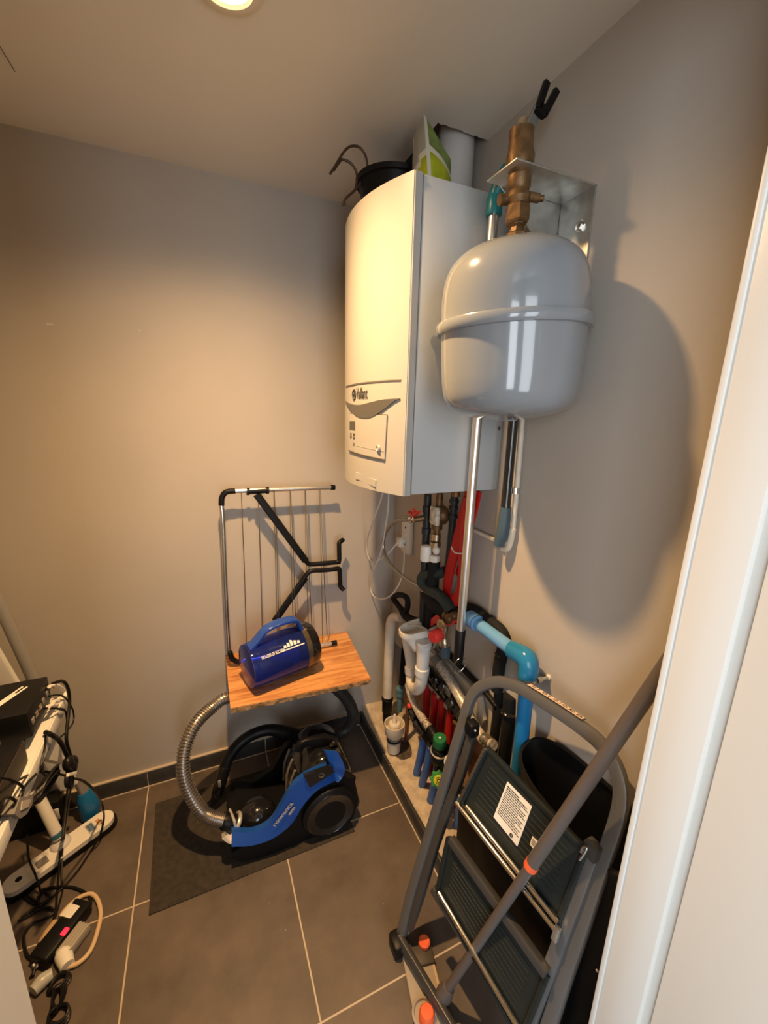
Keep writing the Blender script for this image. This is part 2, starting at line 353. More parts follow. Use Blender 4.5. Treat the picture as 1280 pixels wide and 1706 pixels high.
# doorway lining
dj = MB(); dj.span((0.58, 0.2445, 0), (0.66, YF, 2.06), 0.0015); dj.span((0.592, -0.10, 0), (0.66, 0.2445, 2.06)); dj.span((0.586, -0.10, 0), (0.66, 0.231, 2.06), 0.003)
dj.span((0.577, YF - 0.004, 0), (0.66, YF + 0.004, 2.06), 0.002)
struct('trim_3', dj, WHITEW, 'white wooden door lining on the right')
dl = MB(); dl.span((-0.19, -0.10, 0), (-0.15, YF, 2.06), 0.0015)
struct('trim_4', dl, GREYW, 'grey door lining on the left')
struct('trim_5', MB().span((-0.19, -0.10, 2.03), (0.66, YF, 2.06), 0.001), WHITEW, 'white door lining overhead')
sc = MB(); sc.box((-0.378, D - 0.0002, 1.70), (0.016, 0.001, 0.003)); sc.box((-0.146, D - 0.0002, 1.705), (0.006, 0.001, 0.002))
struct('trim_6', sc, WHITEW, 'small white paint scratches on the back wall')
cr = MB(); P = [(-0.3183,1.2992,2.1887),(-0.3149,1.3683,2.1887)]
cr.tube(P, 0.0009, 6); struct('trim_7', cr, SEAM, 'hairline crack in the ceiling')

lt = Thing('recessed_spotlight', 'round recessed ceiling spotlight shining warm light over the closet', 'ceiling light', (0.10, 0.945, H))
lt.part('trim_ring', MB().lathe([(0.044, -0.001), (0.062, -0.001), (0.064, -0.006), (0.058, -0.010), (0.046, -0.010), (0.044, -0.004)], (0.10, 0.945, H), (0, 0, 1), 40), RINGM)
lt.part('lens', MB().lathe([(0.0, -0.0045), (0.043, -0.0045), (0.043, -0.002), (0.0, -0.002)], (0.10, 0.945, H), (0, 0, 1), 32), LENS)

# ---------------------------------------------------------------- boiler on the right wall
BX, BY0, BY1, BZ0, BZ1 = 0.468, 0.932, 1.372, 1.2624, 1.9814; SAG = 0.0591
def bowx(y): return BX - SAG * (1 - ((y - (BY0 + BY1) / 2) / 0.22) ** 2)
def bow(y, z, n=0.0): return Vector((bowx(y) - n, y, z))
def on_bow(pts, n=0.0): return [bow(p[1], p[2], n) for p in pts]
bo = Thing('wall_hung_boiler', 'white wall-hung gas boiler with a bowed front and dark lettering, high on right wall', 'boiler', (0.62, 1.152, BZ0))
bo.part('casing', MB().span((0.493, BY0, BZ0 + 0.002), (W - 0.002, BY1, BZ1 - 0.001), 0.003), BOILS)
fc = MB(); N = 28; poly = [bow(BY0 + (BY1 - BY0) * i / N, BZ0) for i in range(N + 1)]
poly = [Vector((0.4895, BY0 - 0.0015, BZ0))] + [p + (Vector((0, -0.0015, 0)) if i == 0 else Vector()) for i, p in enumerate(poly)] + [Vector((0.4895, BY1, BZ0))]
fc.prism(poly, (0, 0, BZ1 - BZ0))
front = bo.part('front_cover', fc, BOILW)
bo.part('seam_strip', MB().span((0.4893, BY0 + 0.003, BZ0 + 0.004), (0.4935, BY1, BZ1 - 0.003)), SEAM)
bo.part('edge_rib', MB().bar([(0.4725, BY0 - 0.002, BZ0 + 0.001), (0.4725, BY0 - 0.002, BZ1 - 0.001)], 0.0022, 0.0022, (0, 1, 0)), BOILW, front)
ln = [(0.4167,1.232,1.5424),(0.4098,1.1794,1.5429),(0.4091,1.1416,1.5438),(0.4109,1.1126,1.5447),(0.4144,1.0852,1.5452),(0.4202,1.0562,1.5457),(0.4268,1.031,1.546),(0.4355,1.0046,1.5466),(0.4455,0.979,1.5469),(0.4535,0.961,1.5469),(0.4609,0.946,1.5467)]
ln = catmull(ln, 4)
bo.part('cover_seam', MB().strip(on_bow([(p[0], p[1], p[2] + 0.002) for p in ln], 0.0012), on_bow([(p[0], p[1], p[2] - 0.002) for p in ln], 0.0012), (0.002, 0, 0)), SEAM, front)
up_ = [(0.4166,1.2312,1.5014),(0.4089,1.1552,1.4915),(0.4127,1.097,1.4891),(0.4225,1.047,1.495),(0.4361,1.0032,1.5016),(0.4526,0.963,1.5042),(0.4609,0.946,1.5045)]
lo_ = [(0.4166,1.2312,1.5004),(0.409,1.1604,1.4743),(0.411,1.1106,1.4579),(0.4176,1.0678,1.4543),(0.4262,1.0334,1.4595),(0.4387,0.9962,1.4765),(0.4544,0.9594,1.4995)]
ua = on_bow(catmull(up_, 6), 0.0036); la = on_bow(catmull(lo_, 6), 0.0036)
bo.part('grip_recess', MB().strip(ua, la, (0.005, 0, 0)), mat('grey_grip', (0.095, 0.092, 0.086), 0.45), front)
# lettering runs from far to near along the bowed front
tv, tf = text_verts('Vaillant', 0.036, bold=0.0006)
a0 = [(0.4101,1.1214,1.5058),(0.4191,1.0608,1.5137)]
wd = max(v.x for v in tv); sx = abs(a0[1][1] - a0[0][1]) / wd; zt = a0[0][2]
vs = [bow(a0[0][1] - v.x * sx, zt + v.y * 1.15, 0.0010) for v in tv]
lm = MB(); lm.add(vs, tf)
# emblem: a small ring with an upright stroke before the first letter
e0 = a0[0][1] + 0.017
ring = [bow(e0 + 0.012 * math.cos(t), zt + 0.011 + 0.013 * math.sin(t), 0.0008) for t in [2 * PI * k / 20 for k in range(20)]]
lm.tube(ring, 0.0018, 6, closed=True); lm.tube([bow(e0 - 0.002, zt + 0.004, 0.0008), bow(e0 - 0.003, zt + 0.026, 0.0008)], 0.002, 6); lm.tube([bow(e0 + 0.006, zt + 0.006, 0.0008), bow(e0 + 0.001, zt + 0.013, 0.0008)], 0.0018, 6)
bo.part('lettering', lm, INK, front)
fl = [(0.4096,1.1748,1.4657),(0.4439,0.9828,1.4649),(0.4422,0.987,1.3504),(0.4098,1.1794,1.3584)]
A = [Vector(fl[0]).lerp(Vector(fl[1]), t / 10) for t in range(11)]; Bq = [Vector(fl[3]).lerp(Vector(fl[2]), t / 10) for t in range(11)]
flap = bo.part('control_flap', MB().strip(on_bow(A, 0.0022), on_bow(Bq, 0.0022), (0.006, 0, 0)), BOILW, front)
sm_ = MB()
def line_on_bow(mb, P, n, hw):
    Q = [Vector(P[0]).lerp(Vector(P[1]), t / 8) for t in range(9)]
    mb.tube([bow(q.y, q.z, n) for q in Q], hw, 6)
line_on_bow(sm_, (fl[3], fl[2]), 0.0018, 0.0022); line_on_bow(sm_, (fl[2], fl[1]), 0.0018, 0.0011); line_on_bow(sm_, (fl[0], fl[1]), 0.0018, 0.0009)
bo.part('flap_gap', sm_, SEAM, front)
sm2 = MB(); q = [(0.4107,1.1148,1.3778),(0.4415,0.9886,1.3713)]
line_on_bow(sm2, q, 0.0023, 0.0006); bo.part('flap_crease', sm2, mat('tan_crease', (0.42, 0.36, 0.26), 0.6), front)
dp = [(0.4093,1.1696,1.4428),(0.4098,1.1254,1.444),(0.4098,1.1258,1.4191),(0.4093,1.1696,1.4187)]
bo.part('display', MB().strip(on_bow([dp[0], dp[1]], 0.0032), on_bow([dp[3], dp[2]], 0.0032), (0.004, 0, 0)), mat('grey_display', (0.06, 0.055, 0.045), 0.2), front)
for px in [(0.409,1.1574,1.4081),(0.4094,1.1334,1.4086),(0.4089,1.1572,1.3999),(0.4094,1.1332,1.3995)]:
    bo.part('button', MB().ball(bow(px[1], px[2], 0.003), 0.0062, 12, (0.3, 1.0, 0.55)), SEAM, front)
for px in [(0.4094,1.1324,1.3798)]: bo.part('indicator', MB().ball(bow(px[1], px[2], 0.003), 0.004, 10, (0.3, 0.8, 1.2)), SEAM, front)
for px in [(0.434,1.009,1.3782)]: bo.part('pressure_dial', MB().lathe([(0.009, 0), (0.009, 0.004), (0.007, 0.005), (0.006, 0.003)], bow(px[1], px[2], 0.002), (-1, 0, 0), 20), BOILW, front)
tb = [(0.4103,1.1192,1.301),(0.4309,1.0178,1.2923),(0.4307,1.0184,1.2733),(0.4103,1.1188,1.2826)]
bo.part('latch_tab', MB().strip(on_bow([tb[0], tb[1]], 0.003), on_bow([tb[3], tb[2]], 0.003), (0.004, 0, 0)), BOILW, front)
bo.part('screw', MB().ball((W - 0.014, BY0 - 0.001, 1.435), 0.005, 10, (1, .5, 1)), SEAM)
for y in (1.02, 1.10, 1.19, 1.28): bo.part('pipe_stub', MB().cyl((0.69, y, BZ0 - 0.03), (0.69, y, BZ0 + 0.01), 0.013), BRASS)

# flue, bag, bucket on top of the boiler
single('flue_pipe', 'wide white flue pipe rising from boiler top into the ceiling hole', 'flue pipe', MB().lathe([(0.058, 0), (0.058, 0.03), (0.050, 0.034), (0.050, 0.40)], (0.713, 1.165, BZ1), (0, 0, 1), 36), GPIPE)
bg_ = Thing('garden_bag', 'open green and cream plastic bag standing on top of the boiler', 'bag', (0.575, 1.02, BZ1))
BP = [(0.5088,1.03,2.0392),(0.558,1.03,2.0377),(0.6179,1.03,2.0366),(0.6112,1.03,2.0821),(0.5975,1.03,2.1063),(0.5717,1.03,2.1425),(0.5572,1.05,2.166),(0.5531,1.11,2.1687),(0.5494,1.12,2.138)]
bz = BZ1
def bagface(P, t): return P
# two walls of a pillow-shaped bag meeting at a corner crease: left wall (grey back of the film) and right printed wall
c0 = Vector((0.550, 1.01, bz)); L0 = Vector((0.540, 1.085, bz)); R0 = Vector((0.637, 1.045, bz))
def quad_wall(bot0, bot1, top0, top1, bulge, m_rows, mats):
    mb = MB(); nu, nv = 10, 12; th = 0.0012
    P = []
    nrm = (bot1 - bot0).cross(Vector((0, 0, 1))).normalized()
    for j in range(nv + 1):
        v = j / nv; a = bot0.lerp(top0, v); b = bot1.lerp(top1, v)
        for i in range(nu + 1):
            u = i / nu; P.append(a.lerp(b, u) + nrm * bulge * math.sin(PI * u) * math.sin(PI * min(1, v * 0.9 + 0.1)))
    k = len(P); fs = []
    Q = P + [p - nrm * th for p in P]
    for j in range(nv):
        for i in range(nu):
            a = j * (nu + 1) + i; mb.mi = m_rows(i / nu, j / nv)
            fs = [[a, a + 1, a + nu + 2, a + nu + 1], [k + a + 1, k + a, k + a + nu + 1, k + a + nu + 2]]
            mb.add([Q[q] for f in fs for q in f], [[0, 1, 2, 3], [4, 5, 6, 7]])
    return mb
tipz = 2.156
w1 = quad_wall(c0, R0, Vector((0.540, 1.035, tipz)), Vector((0.630, 1.05, 2.09)), 0.012, lambda u, v: 0 if u < 0.08 or v < 0.04 or 0.50 < v < 0.60 else (1 if v <= 0.5 else 2), None)
bg_.part('printed_side', w1, [BAGW, BAGG, BAGD])
w2 = quad_wall(L0, c0, Vector((0.540, 1.085, 2.13)), Vector((0.540, 1.035, tipz)), 0.006, lambda u, v: 1 if v < 0.30 + 0.18 * u else (0 if v < 0.40 + 0.2 * u else 2), None)
bg_.part('gusset', w2, [BAGW, BAGG, mat('grey_bag_inside', (0.33, 0.33, 0.28), 0.5)])
bg_.part('back_side', quad_wall(R0, L0, Vector((0.630, 1.05, 2.09)), Vector((0.540, 1.085, 2.13)), 0.006, lambda u, v: 0, None), [BAGW])
bk = Thing('plant_bucket', 'black plastic bucket lying behind the boiler front edge, near the ceiling', 'bucket', (0.55, 1.235, BZ1))
BC = Vector((0.555, 1.235, BZ1 + 0.002))
bk.part('shell', MB().lathe([(0.0, 0.0), (0.068, 0.0), (0.075, 0.004), (0.096, 0.105), (0.104, 0.106), (0.106, 0.118), (0.098, 0.120), (0.090, 0.105), (0.070, 0.010), (0.0, 0.008)], BC, (0, 0, 1), 40), BLACK)
hk = Thing('wire_hanger', 'bent brown wire pot hanger with two hooks over the bucket rim', 'wire hanger', (0.45, 1.24, BZ1 + 0.07))
for P in ([(0.4076,1.24,2.0182),(0.4162,1.24,2.0371),(0.4404,1.24,2.0606),(0.4665,1.24,2.0917),(0.4785,1.24,2.1185),(0.4745,1.24,2.1472),(0.4586,1.24,2.1643),(0.4413,1.24,2.1658),(0.4226,1.24,2.1573),(0.4075,1.24,2.1401),(0.3891,1.24,2.1112),(0.3723,1.24,2.0855)], [(0.4457,1.245,2.068),(0.4507,1.245,2.0905),(0.4488,1.245,2.1085),(0.4383,1.245,2.1217),(0.4245,1.245,2.1283),(0.4075,1.245,2.1286),(0.3974,1.245,2.1181),(0.3839,1.245,2.0985)]):
    hk.part('hook', MB().tube(P, 0.0033, 8, 4), RUST)
hk.part('tip', MB().tube([(0.4076,1.24,2.0182),(0.4128,1.24,2.0321),(0.4145,1.24,2.021)], 0.0028, 6, 2), RUST)

# ---------------------------------------------------------------- expansion vessel, bracket, brass fitting
AX = Vector((-0.052, 0, 1)).normalized(); TO = Vector((0.622, 0.742, 1.462))
ev = Thing('expansion_vessel', 'pale grey rounded expansion vessel with a flange ring, hanging on right wall', 'expansion vessel', TO)
R = 0.146
prof = [(0.0, 0.0), (0.045, 0.0015), (0.088, 0.009), (0.120, 0.022), (0.1365, 0.043), (0.1425, 0.072), (0.1445, 0.105), (0.1453, 0.14), (0.1455, 0.168), (R, 0.19), (0.1455, 0.225), (0.143, 0.255), (0.1375, 0.280), (0.127, 0.301), (0.110, 0.318), (0.086, 0.330), (0.055, 0.3365), (0.026, 0.339), (0.0, 0.3395)]
def smooth_prof(p, n=4):
    q = catmull([(a, 0, b) for a, b in p], n); return [(max(0, v.x), v.z) for v in q]
ev.part('shell', MB().lathe(smooth_prof(prof), TO, AX, 64), TANK)
ev.part('flange_ring', MB().lathe([(0.140, 0.174), (0.154, 0.175), (0.1565, 0.179), (0.157, 0.185), (0.1565, 0.192), (0.154, 0.196), (0.140, 0.197)], TO, AX, 64), TANK)
ev.part('bottom_cap', MB().lathe([(0.0, -0.004), (0.020, -0.003), (0.024, 0.002), (0.024, 0.006)], TO, AX, 24), TANK)
TT = TO + AX * 0.338
wb = Thing('wall_bracket', 'galvanised angle bracket bolted to right wall above the grey vessel', 'bracket', (W, 0.76, 1.70))
wb.part('arm', MB().span((0.565, 0.712, 1.923), (W - 0.0005, 0.800, 1.9265), 0.001), GALV)
wb.part('wall_plate', MB().span((W - 0.005, 0.712, 1.70), (W - 0.001, 0.800, 1.9265), 0.001), GALV)
wb.part('side_web', MB().prism([(W - 0.001, 0.8015, 1.9265), (0.60, 0.8015, 1.9265), (W - 0.001, 0.8015, 1.80)], (0, 0.003, 0)), GALV)
wb.part('bolt', MB().lathe([(0.012, 0), (0.012, 0.002), (0.0085, 0.002), (0.0085, 0.008), (0.004, 0.010), (0.0, 0.010)], (W - 0.005, 0.738, 1.860), (-1, 0, 0), 6), STEEL)
bf = Thing('brass_valve', 'tarnished brass shut-off fitting passing through bracket on top of vessel', 'valve', TT)
bf.part('neck', MB().lathe([(0.016, -0.004), (0.022, 0.0), (0.022, 0.018), (0.015, 0.022), (0.013, 0.030), (0.017, 0.034), (0.017, 0.040)], TT, AX, 8), BRASS)
bf.part('union_nut', MB().lathe([(0.020, 0.036), (0.024, 0.040), (0.024, 0.066), (0.020, 0.070)], TT, AX, 6), BRASS)
bf.part('body', MB().lathe([(0.016, 0.064), (0.020, 0.070), (0.0235, 0.080), (0.0205, 0.088), (0.0185, 0.092), (0.022, 0.098), (0.022, 0.116), (0.017, 0.120), (0.021, 0.124), (0.021, 0.129)], TT, AX, 20), BRASS)
bf.part('upper_body', MB().lathe([(0.018, 0.129), (0.0255, 0.131), (0.0265, 0.148), (0.0235, 0.156), (0.0225, 0.180), (0.0225, 0.190), (0.017, 0.193)], TT, AX, 20), BRASS)
S1 = TT + AX * 0.080
bf.part('side_port', MB().cyl(S1 + Vector((0.012, -0.014, 0)), S1 + Vector((0.034, -0.018, 0.0)), 0.0085).cyl(S1 + Vector((0.033, -0.017, 0.0)), S1 + Vector((0.043, -0.021, 0.0)), 0.006), BRASS)
bf.part('drain_knob', MB().cyl(S1 + Vector((-0.014, 0.010, 0)), S1 + Vector((-0.034, 0.014, -0.004)), 0.010), BRASS)
bf.part('top_pin', MB().cyl(TT + AX * 0.190, TT + AX * 0.206 + Vector((0.004, 0, 0)), 0.010), BRASSN)

# squeegee pole standing between vessel and boiler
sq = Thing('telescopic_squeegee', 'aluminium telescopic squeegee pole with teal head, upright in front of the boiler side', 'squeegee', (0.6593, 0.905, 0.745))
sq.part('tube', MB().tube([(0.6594, 0.905, 0.85), (0.6656, 0.905, 1.935)], 0.0122, 18), ALU)
gr = sq.part('grip', MB().lathe([(0.011, 0), (0.0135, 0.003), (0.0145, 0.01), (0.0150, 0.105), (0.0135, 0.108)], (0.6588, 0.905, 0.752), (0.005, 0, 1), 20), BLACK)
loop = [(0.6588 + 0.021 * math.sin(t), 0.8965 - 0.004 * math.cos(t), 0.748 + 0.026 * math.cos(t)) for t in [2 * PI * k / 24 for k in range(24)]]
sq.part('hanging_loop', MB().tube(loop, 0.0011, 6, closed=True), STEEL)
hd = MB(); hd.lathe([(0.0175, 0), (0.0185, 0.004), (0.0185, 0.036), (0.016, 0.044)], (0.6655, 0.905, 1.921), (0.005, 0, 1), 20)
hd.tube([(0.6656, 0.905, 1.955), (0.668, 0.895, 1.985), (0.674, 0.880, 2.012)], [0.017, 0.0155, 0.011], 14, 4)
sq.part('socket', hd, TEAL)
T0 = Vector((0.664, 0.9, 1.962)); T1 = Vector([(0.6915,0.79,2.109)][0]); TB = Vector([(0.6719,0.79,2.0719)][0])
bd = (T1 - T0).normalized()
sq.part('blade_channel', MB().bar([T0, TB], 0.012, 0.003, (1, 0, 0)), mat('clear_grey_channel', (0.22, 0.23, 0.21), 0.3, 0.5))
sd = Vector((1, 0, 0)).cross(bd).normalized()
sq.part('prong_base', MB().bar([(0.6737,0.79,2.0593),(0.6792,0.79,2.0758)], 0.013, 0.006, (1, 0, 0), 0.5), BLACK)
for s_ in (-1, 1):
    pp_ = [(0.6681,0.79,2.0659),(0.6843,0.79,2.1149)] if s_ < 0 else [(0.6858,0.79,2.0635),(0.7108,0.79,2.1084)]
    sq.part('rubber_prong', MB().bar([pp_[0], pp_[1]], 0.0072, 0.006, (1, 0, 0), 0.5), BLACK)
bh = Thing('broom_handle', 'black broom handle with slate blue grip hanging along the right wall', 'broom handle', (0.752, 0.80, 1.25))
PX = [(0.736,0.8541,1.547),(0.736,0.8576,1.3985),(0.736,0.8507,1.2328),(0.736,0.8535,1.1654),(0.736,0.8628,1.1233)]
bh.part('shaft', MB().tube([PX[0] , PX[2]], 0.0125, 14), BLACKG)
bh.part('grip', MB().tube([PX[2], PX[3], PX[4]], [0.0150, 0.0165, 0.0165, 0.014], 16, 3), SLATE)
bq = [(0.736,0.849,1.949),(0.736,0.837,1.9184),(0.736,0.8385,1.8796)]
bh.part('upper_shaft', MB().tube([PX[0], bq[2]], 0.011, 12), BLACKG)
bh.part('hook_end', MB().tube([bq[2], bq[1], bq[0]], [0.009, 0.012, 0.010, 0.013], 8, 4), BLACK)
wp = Thing('condensate_pipe', 'thin white pipe clipped to right wall beside the blue broom grip', 'pipe', (W, 0.72, 1.2))
PW = [(0.7565,0.8493,1.5478),(0.7565,0.8429,1.4299),(0.7565,0.8395,1.2984),(0.7565,0.8382,1.1761),(0.7565,0.844,1.132)]
wp.part('tube', MB().tube(PW, 0.0072, 14, 2), WPIPEO)
wp.part('elbow', MB().tube(rounded([PW[3], PW[4]] + [(0.7565,0.8511,1.1126),(0.7565,0.8705,1.1081)], 0.012), 0.0090, 14), WPIPEO)
wp.part('side_run', MB().tube([(0.7605,0.8756,1.1096),(0.7605,0.9113,1.1202),(0.7605,1.013,1.1212)], 0.0065, 10, 2), WPIPEO)
cp = [(0.7565,0.8435,1.2785)]
wp.part('pipe_clip', MB().lathe([(0.0095, -0.008), (0.0125, -0.008), (0.0125, 0.008), (0.0095, 0.008)], cp[0], (0, 0, 1), 20).span((0.7565, cp[0][1] - 0.005, cp[0][2] - 0.006), (W, cp[0][1] + 0.005, cp[0][2] + 0.006)), STEEL)

# ---------------------------------------------------------------- pipework under the boiler
g_pipe = 'dark pipes dropping from the boiler'
p1 = Thing('boiler_pipe', 'dark pipe dropping from boiler behind the steel hose valve, farthest left of dark pipes', 'pipe', [(0.7,1.2007,0.73)][0], g_pipe)
p1.part('tube', MB().tube([(0.7,1.203,1.2023),(0.7,1.2018,1.1054),(0.7,1.2018,0.9738),(0.7,1.1964,0.7322)], 0.0135, 14), DPIPE)
for q in [(0.7,1.2022,1.1522),(0.7,1.2009,1.0754)]: p1.part('coupling', MB().lathe([(0.013, -0.012), (0.0165, -0.010), (0.0165, 0.010), (0.013, 0.012)], q, (0, 0, 1), 18), DPIPE)
tc = [(0.68,1.1592,1.0316),(0.68,1.1626,0.981)]
p1.part('valve_cap', MB().lathe([(0.012, -0.002), (0.017, 0.0), (0.019, 0.006), (0.019, 0.046), (0.016, 0.053), (0.009, 0.056)], tc[1], (0, 0, 1), 22), WHITEP, label='white plastic valve cap')
p2 = Thing('boiler_pipe', 'pipe below boiler carrying square pale gauge and white collar fittings', 'pipe', [(0.71,1.1553,0.9224)][0], g_pipe)
p2.part('tube', MB().tube([(0.71,1.1428,1.2172),(0.71,1.1444,1.1602),(0.71,1.1472,1.0766),(0.71,1.1474,0.9254),(0.71,1.1498,0.8686)], 0.0115, 14), BRASS)
p2.part('insulation', MB().tube([(0.71,1.1529,0.9784),(0.71,1.1553,0.9224),(0.71,1.1483,0.7309)], 0.021, 14), RUBBER)
ga = [(0.69,1.1343,1.1458)]
gm = MB().box(ga[0], (0.016, 0.046, 0.062), 0.006); p2.part('gauge', gm, mat('scratched_clear_cover', (0.55, 0.50, 0.40), 0.3, var=0.3, scale=60))
p2.part('pump_body', MB().ball([(0.715,1.1359,1.1455)][0], 0.034, 18, (0.8, 1, 1)), BRASS)
for a, b, r in ((872, 882, 0.018), (889, 900, 0.0165), (902, 911, 0.019)):
    q = [(0.705,1.141,1.1162),(0.705,1.1408,1.0956),(0.705,1.1431,1.0803),(0.705,1.1427,1.0573),(0.705,1.1441,1.0527),(0.705,1.1441,1.0336)]
    i = {872: 0, 889: 2, 902: 4}[a]; p2.part('collar', MB().lathe([(0.010, 0), (r, 0.001), (r, (Vector(q[i]) - Vector(q[i + 1])).length - 0.001), (0.010, (Vector(q[i]) - Vector(q[i + 1])).length)], q[i + 1], Vector(q[i]) - Vector(q[i + 1]), 10), (BRASS if a == 872 else BRASSN))
q = [(0.7,1.1291,1.0262),(0.7,1.1377,0.9957)]
p2.part('round_cap', MB().ball(q[0], 0.015, 16, (0.8, 1, 1)), WHITEP, label='white round cap')
p2.part('lower_nut', MB().lathe([(0.012, -0.012), (0.018, -0.010), (0.018, 0.010), (0.012, 0.012)], q[1], (0, 0, 1), 8), WHITEP)
p3 = Thing('boiler_pipe', 'dark ribbed pipe below boiler just left of the red ribbon hose', 'pipe', [(0.735,1.1088,0.9476)][0], g_pipe)
p3.part('tube', MB().tube([(0.735,1.0933,1.225),(0.735,1.0951,1.1496),(0.735,1.0988,1.0569),(0.735,1.1052,0.949)], 0.0115, 14), DPIPE)
for q in [(0.735,1.0938,1.1995),(0.735,1.0948,1.1775),(0.735,1.0951,1.1496)]: p3.part('coupling', MB().lathe([(0.011, -0.006), (0.0155, -0.005), (0.0155, 0.005), (0.011, 0.006)], q, (0, 0, 1), 16), DPIPE)

fh = Thing('filling_hose', 'grey braided steel filling hose looping from a small red-handled tap', 'hose', [(0.66,1.1351,0.8938)][0])
HP = [(0.655,1.2503,1.1057),(0.655,1.3313,1.0833),(0.655,1.4035,1.0436),(0.655,1.4522,0.9909),(0.655,1.461,0.9375),(0.655,1.4228,0.899),(0.655,1.3484,0.883),(0.67,1.2844,0.8687),(0.68,1.2267,0.8666),(0.69,1.1907,0.8637)]
dense = catmull(HP, 26); fh.part('braided_tube', MB().tube(dense, [0.0068 + 0.0005 * (i % 2) for i in range(len(dense))], 12), mat('braided_grey_hose', (0.36, 0.33, 0.29), 0.3, 0.8))
q = [(0.66,1.2553,1.104),(0.66,1.2198,1.1128),(0.68,1.2179,1.1159),(0.7,1.2034,1.1221)]
fh.part('tap_body', MB().lathe([(0.0085, 0), (0.012, 0.002), (0.012, 0.014), (0.009, 0.016), (0.011, 0.02), (0.011, 0.036), (0.008, 0.04)], q[0], Vector(q[2]) - Vector(q[0]), 10), STEEL)
fh.part('tap_inlet', MB().cyl(q[1], q[3], 0.0105), BRASS)
h_ = [(0.66,1.2211,1.1275),(0.66,1.2576,1.1318),(0.66,1.1924,1.1468),(0.66,1.2272,1.1473)]
hd = MB().bar([h_[1], h_[0], h_[2]], 0.004, 0.008, (0, 0, 1)); hd.bar([Vector(h_[0]) + Vector((0, 0, 0.004)), Vector(h_[3]) + Vector((0, 0, 0.004))], 0.009, 0.003, (0, 1, 0))
fh.part('tap_handle', hd, REDP, label='red butterfly handle')
fh.part('end_ferrule', MB().cyl(HP[-1], Vector(HP[-1]) + (Vector(HP[-1]) - Vector(HP[-2])) * 0.6, 0.010), STEEL)

so = Thing('wall_socket', 'white double wall socket on right wall beneath boiler with two plugs', 'socket', (W, 1.42, 0.98))
sq_ = [(0.7705,1.4591,1.0315),(0.7705,1.4504,0.9279)]
sc_ = (Vector(sq_[0]) + Vector(sq_[1])) / 2
so.part('plate', MB().box(sc_ + Vector((-0.012, 0, 0)), (0.022, 0.070, 0.150), 0.006), WHITEP)
for dz in (0.036, -0.036):
    so.part('outlet', MB().lathe([(0.019, 0), (0.019, 0.001), (0.004, 0.0012)], sc_ + Vector((-0.0235, -0.004, dz)), (-1, 0, 0), 20), WHITEP)
    so.part('pin_hole', MB().ball(sc_ + Vector((-0.0247, -0.006, dz)), 0.005, 8, (0.4, 1, 1)), INK)
pl = Thing('power_plug', 'white power plug pushed into the socket under the boiler', 'plug', sc_ + Vector((-0.045, 0.008, -0.01)))
pl.part('body', MB().box(sc_ + Vector((-0.036, 0.010, -0.030)), (0.028, 0.036, 0.040), 0.008), WHITEP)
single('power_cable', 'white cable hanging in a long loop from boiler underside to the wall socket', 'cable', MB().tube([(0.6,1.3459,1.2009),(0.6,1.3812,1.1424),(0.6,1.4419,1.0579),(0.62,1.5519,0.9447),(0.63,1.5748,0.8827),(0.64,1.5635,0.8497),(0.65,1.5271,0.853),(0.67,1.4567,0.9062),(0.7,1.4268,0.9609),(0.73,1.4144,0.9992)], 0.0032, 8, 6), WIRE)
single('data_cable', 'white cable looping low beside the corner below the boiler', 'cable', MB().tube([(0.62,1.3478,1.1995),(0.62,1.3488,1.1321),(0.63,1.388,1.0523),(0.64,1.45,0.9222),(0.64,1.5212,0.8185),(0.65,1.5828,0.7233),(0.66,1.57,0.6783),(0.67,1.5061,0.6876),(0.69,1.4585,0.7191),(0.71,1.4229,0.7795),(0.73,1.4236,0.8424),(0.735,1.4291,0.9231)], 0.0030, 8, 6), WIRE)

rh = Thing('ribbon_hose', 'red flat ribbon hose folded in hanging loops behind the aluminium pole', 'hose', [(0.72,1.0413,0.8814)][0])
rh.part('wide_strap', MB().bar([(0.725,0.9978,1.2506),(0.725,1.0179,1.1877),(0.725,1.0405,1.1052),(0.725,1.0623,1.0285),(0.725,1.0819,0.9486),(0.725,1.0868,0.8929),(0.725,1.0652,0.8655)], 0.0225, 0.004, (0, 1, 0.1), 0.4, 4), REDH)
rh.part('loop_strap', MB().bar([(0.712,0.992,1.2308),(0.712,0.9992,1.137),(0.712,0.9964,1.0617),(0.712,0.9917,0.9951),(0.712,0.9974,0.9329),(0.712,1.0224,0.885)], 0.0175, 0.004, (0, 1, 0.1), 0.4, 4), REDH)
rh.part('rear_strap', MB().bar([(0.738,0.9777,1.2536),(0.738,0.9907,1.1928),(0.738,1.0146,1.1113),(0.738,1.0273,1.0286),(0.738,1.0463,0.9604)], 0.015, 0.004, (0, 1, 0.1), 0.4, 4), REDH)
tq = [(0.705,1.0493,1.0632),(0.705,1.0308,1.0513),(0.705,1.0016,1.0569),(0.705,0.9713,1.0688)]
rh.part('white_tie', MB().tube(tq, 0.0022, 8, 4), WHITEP, label='white cord tie')

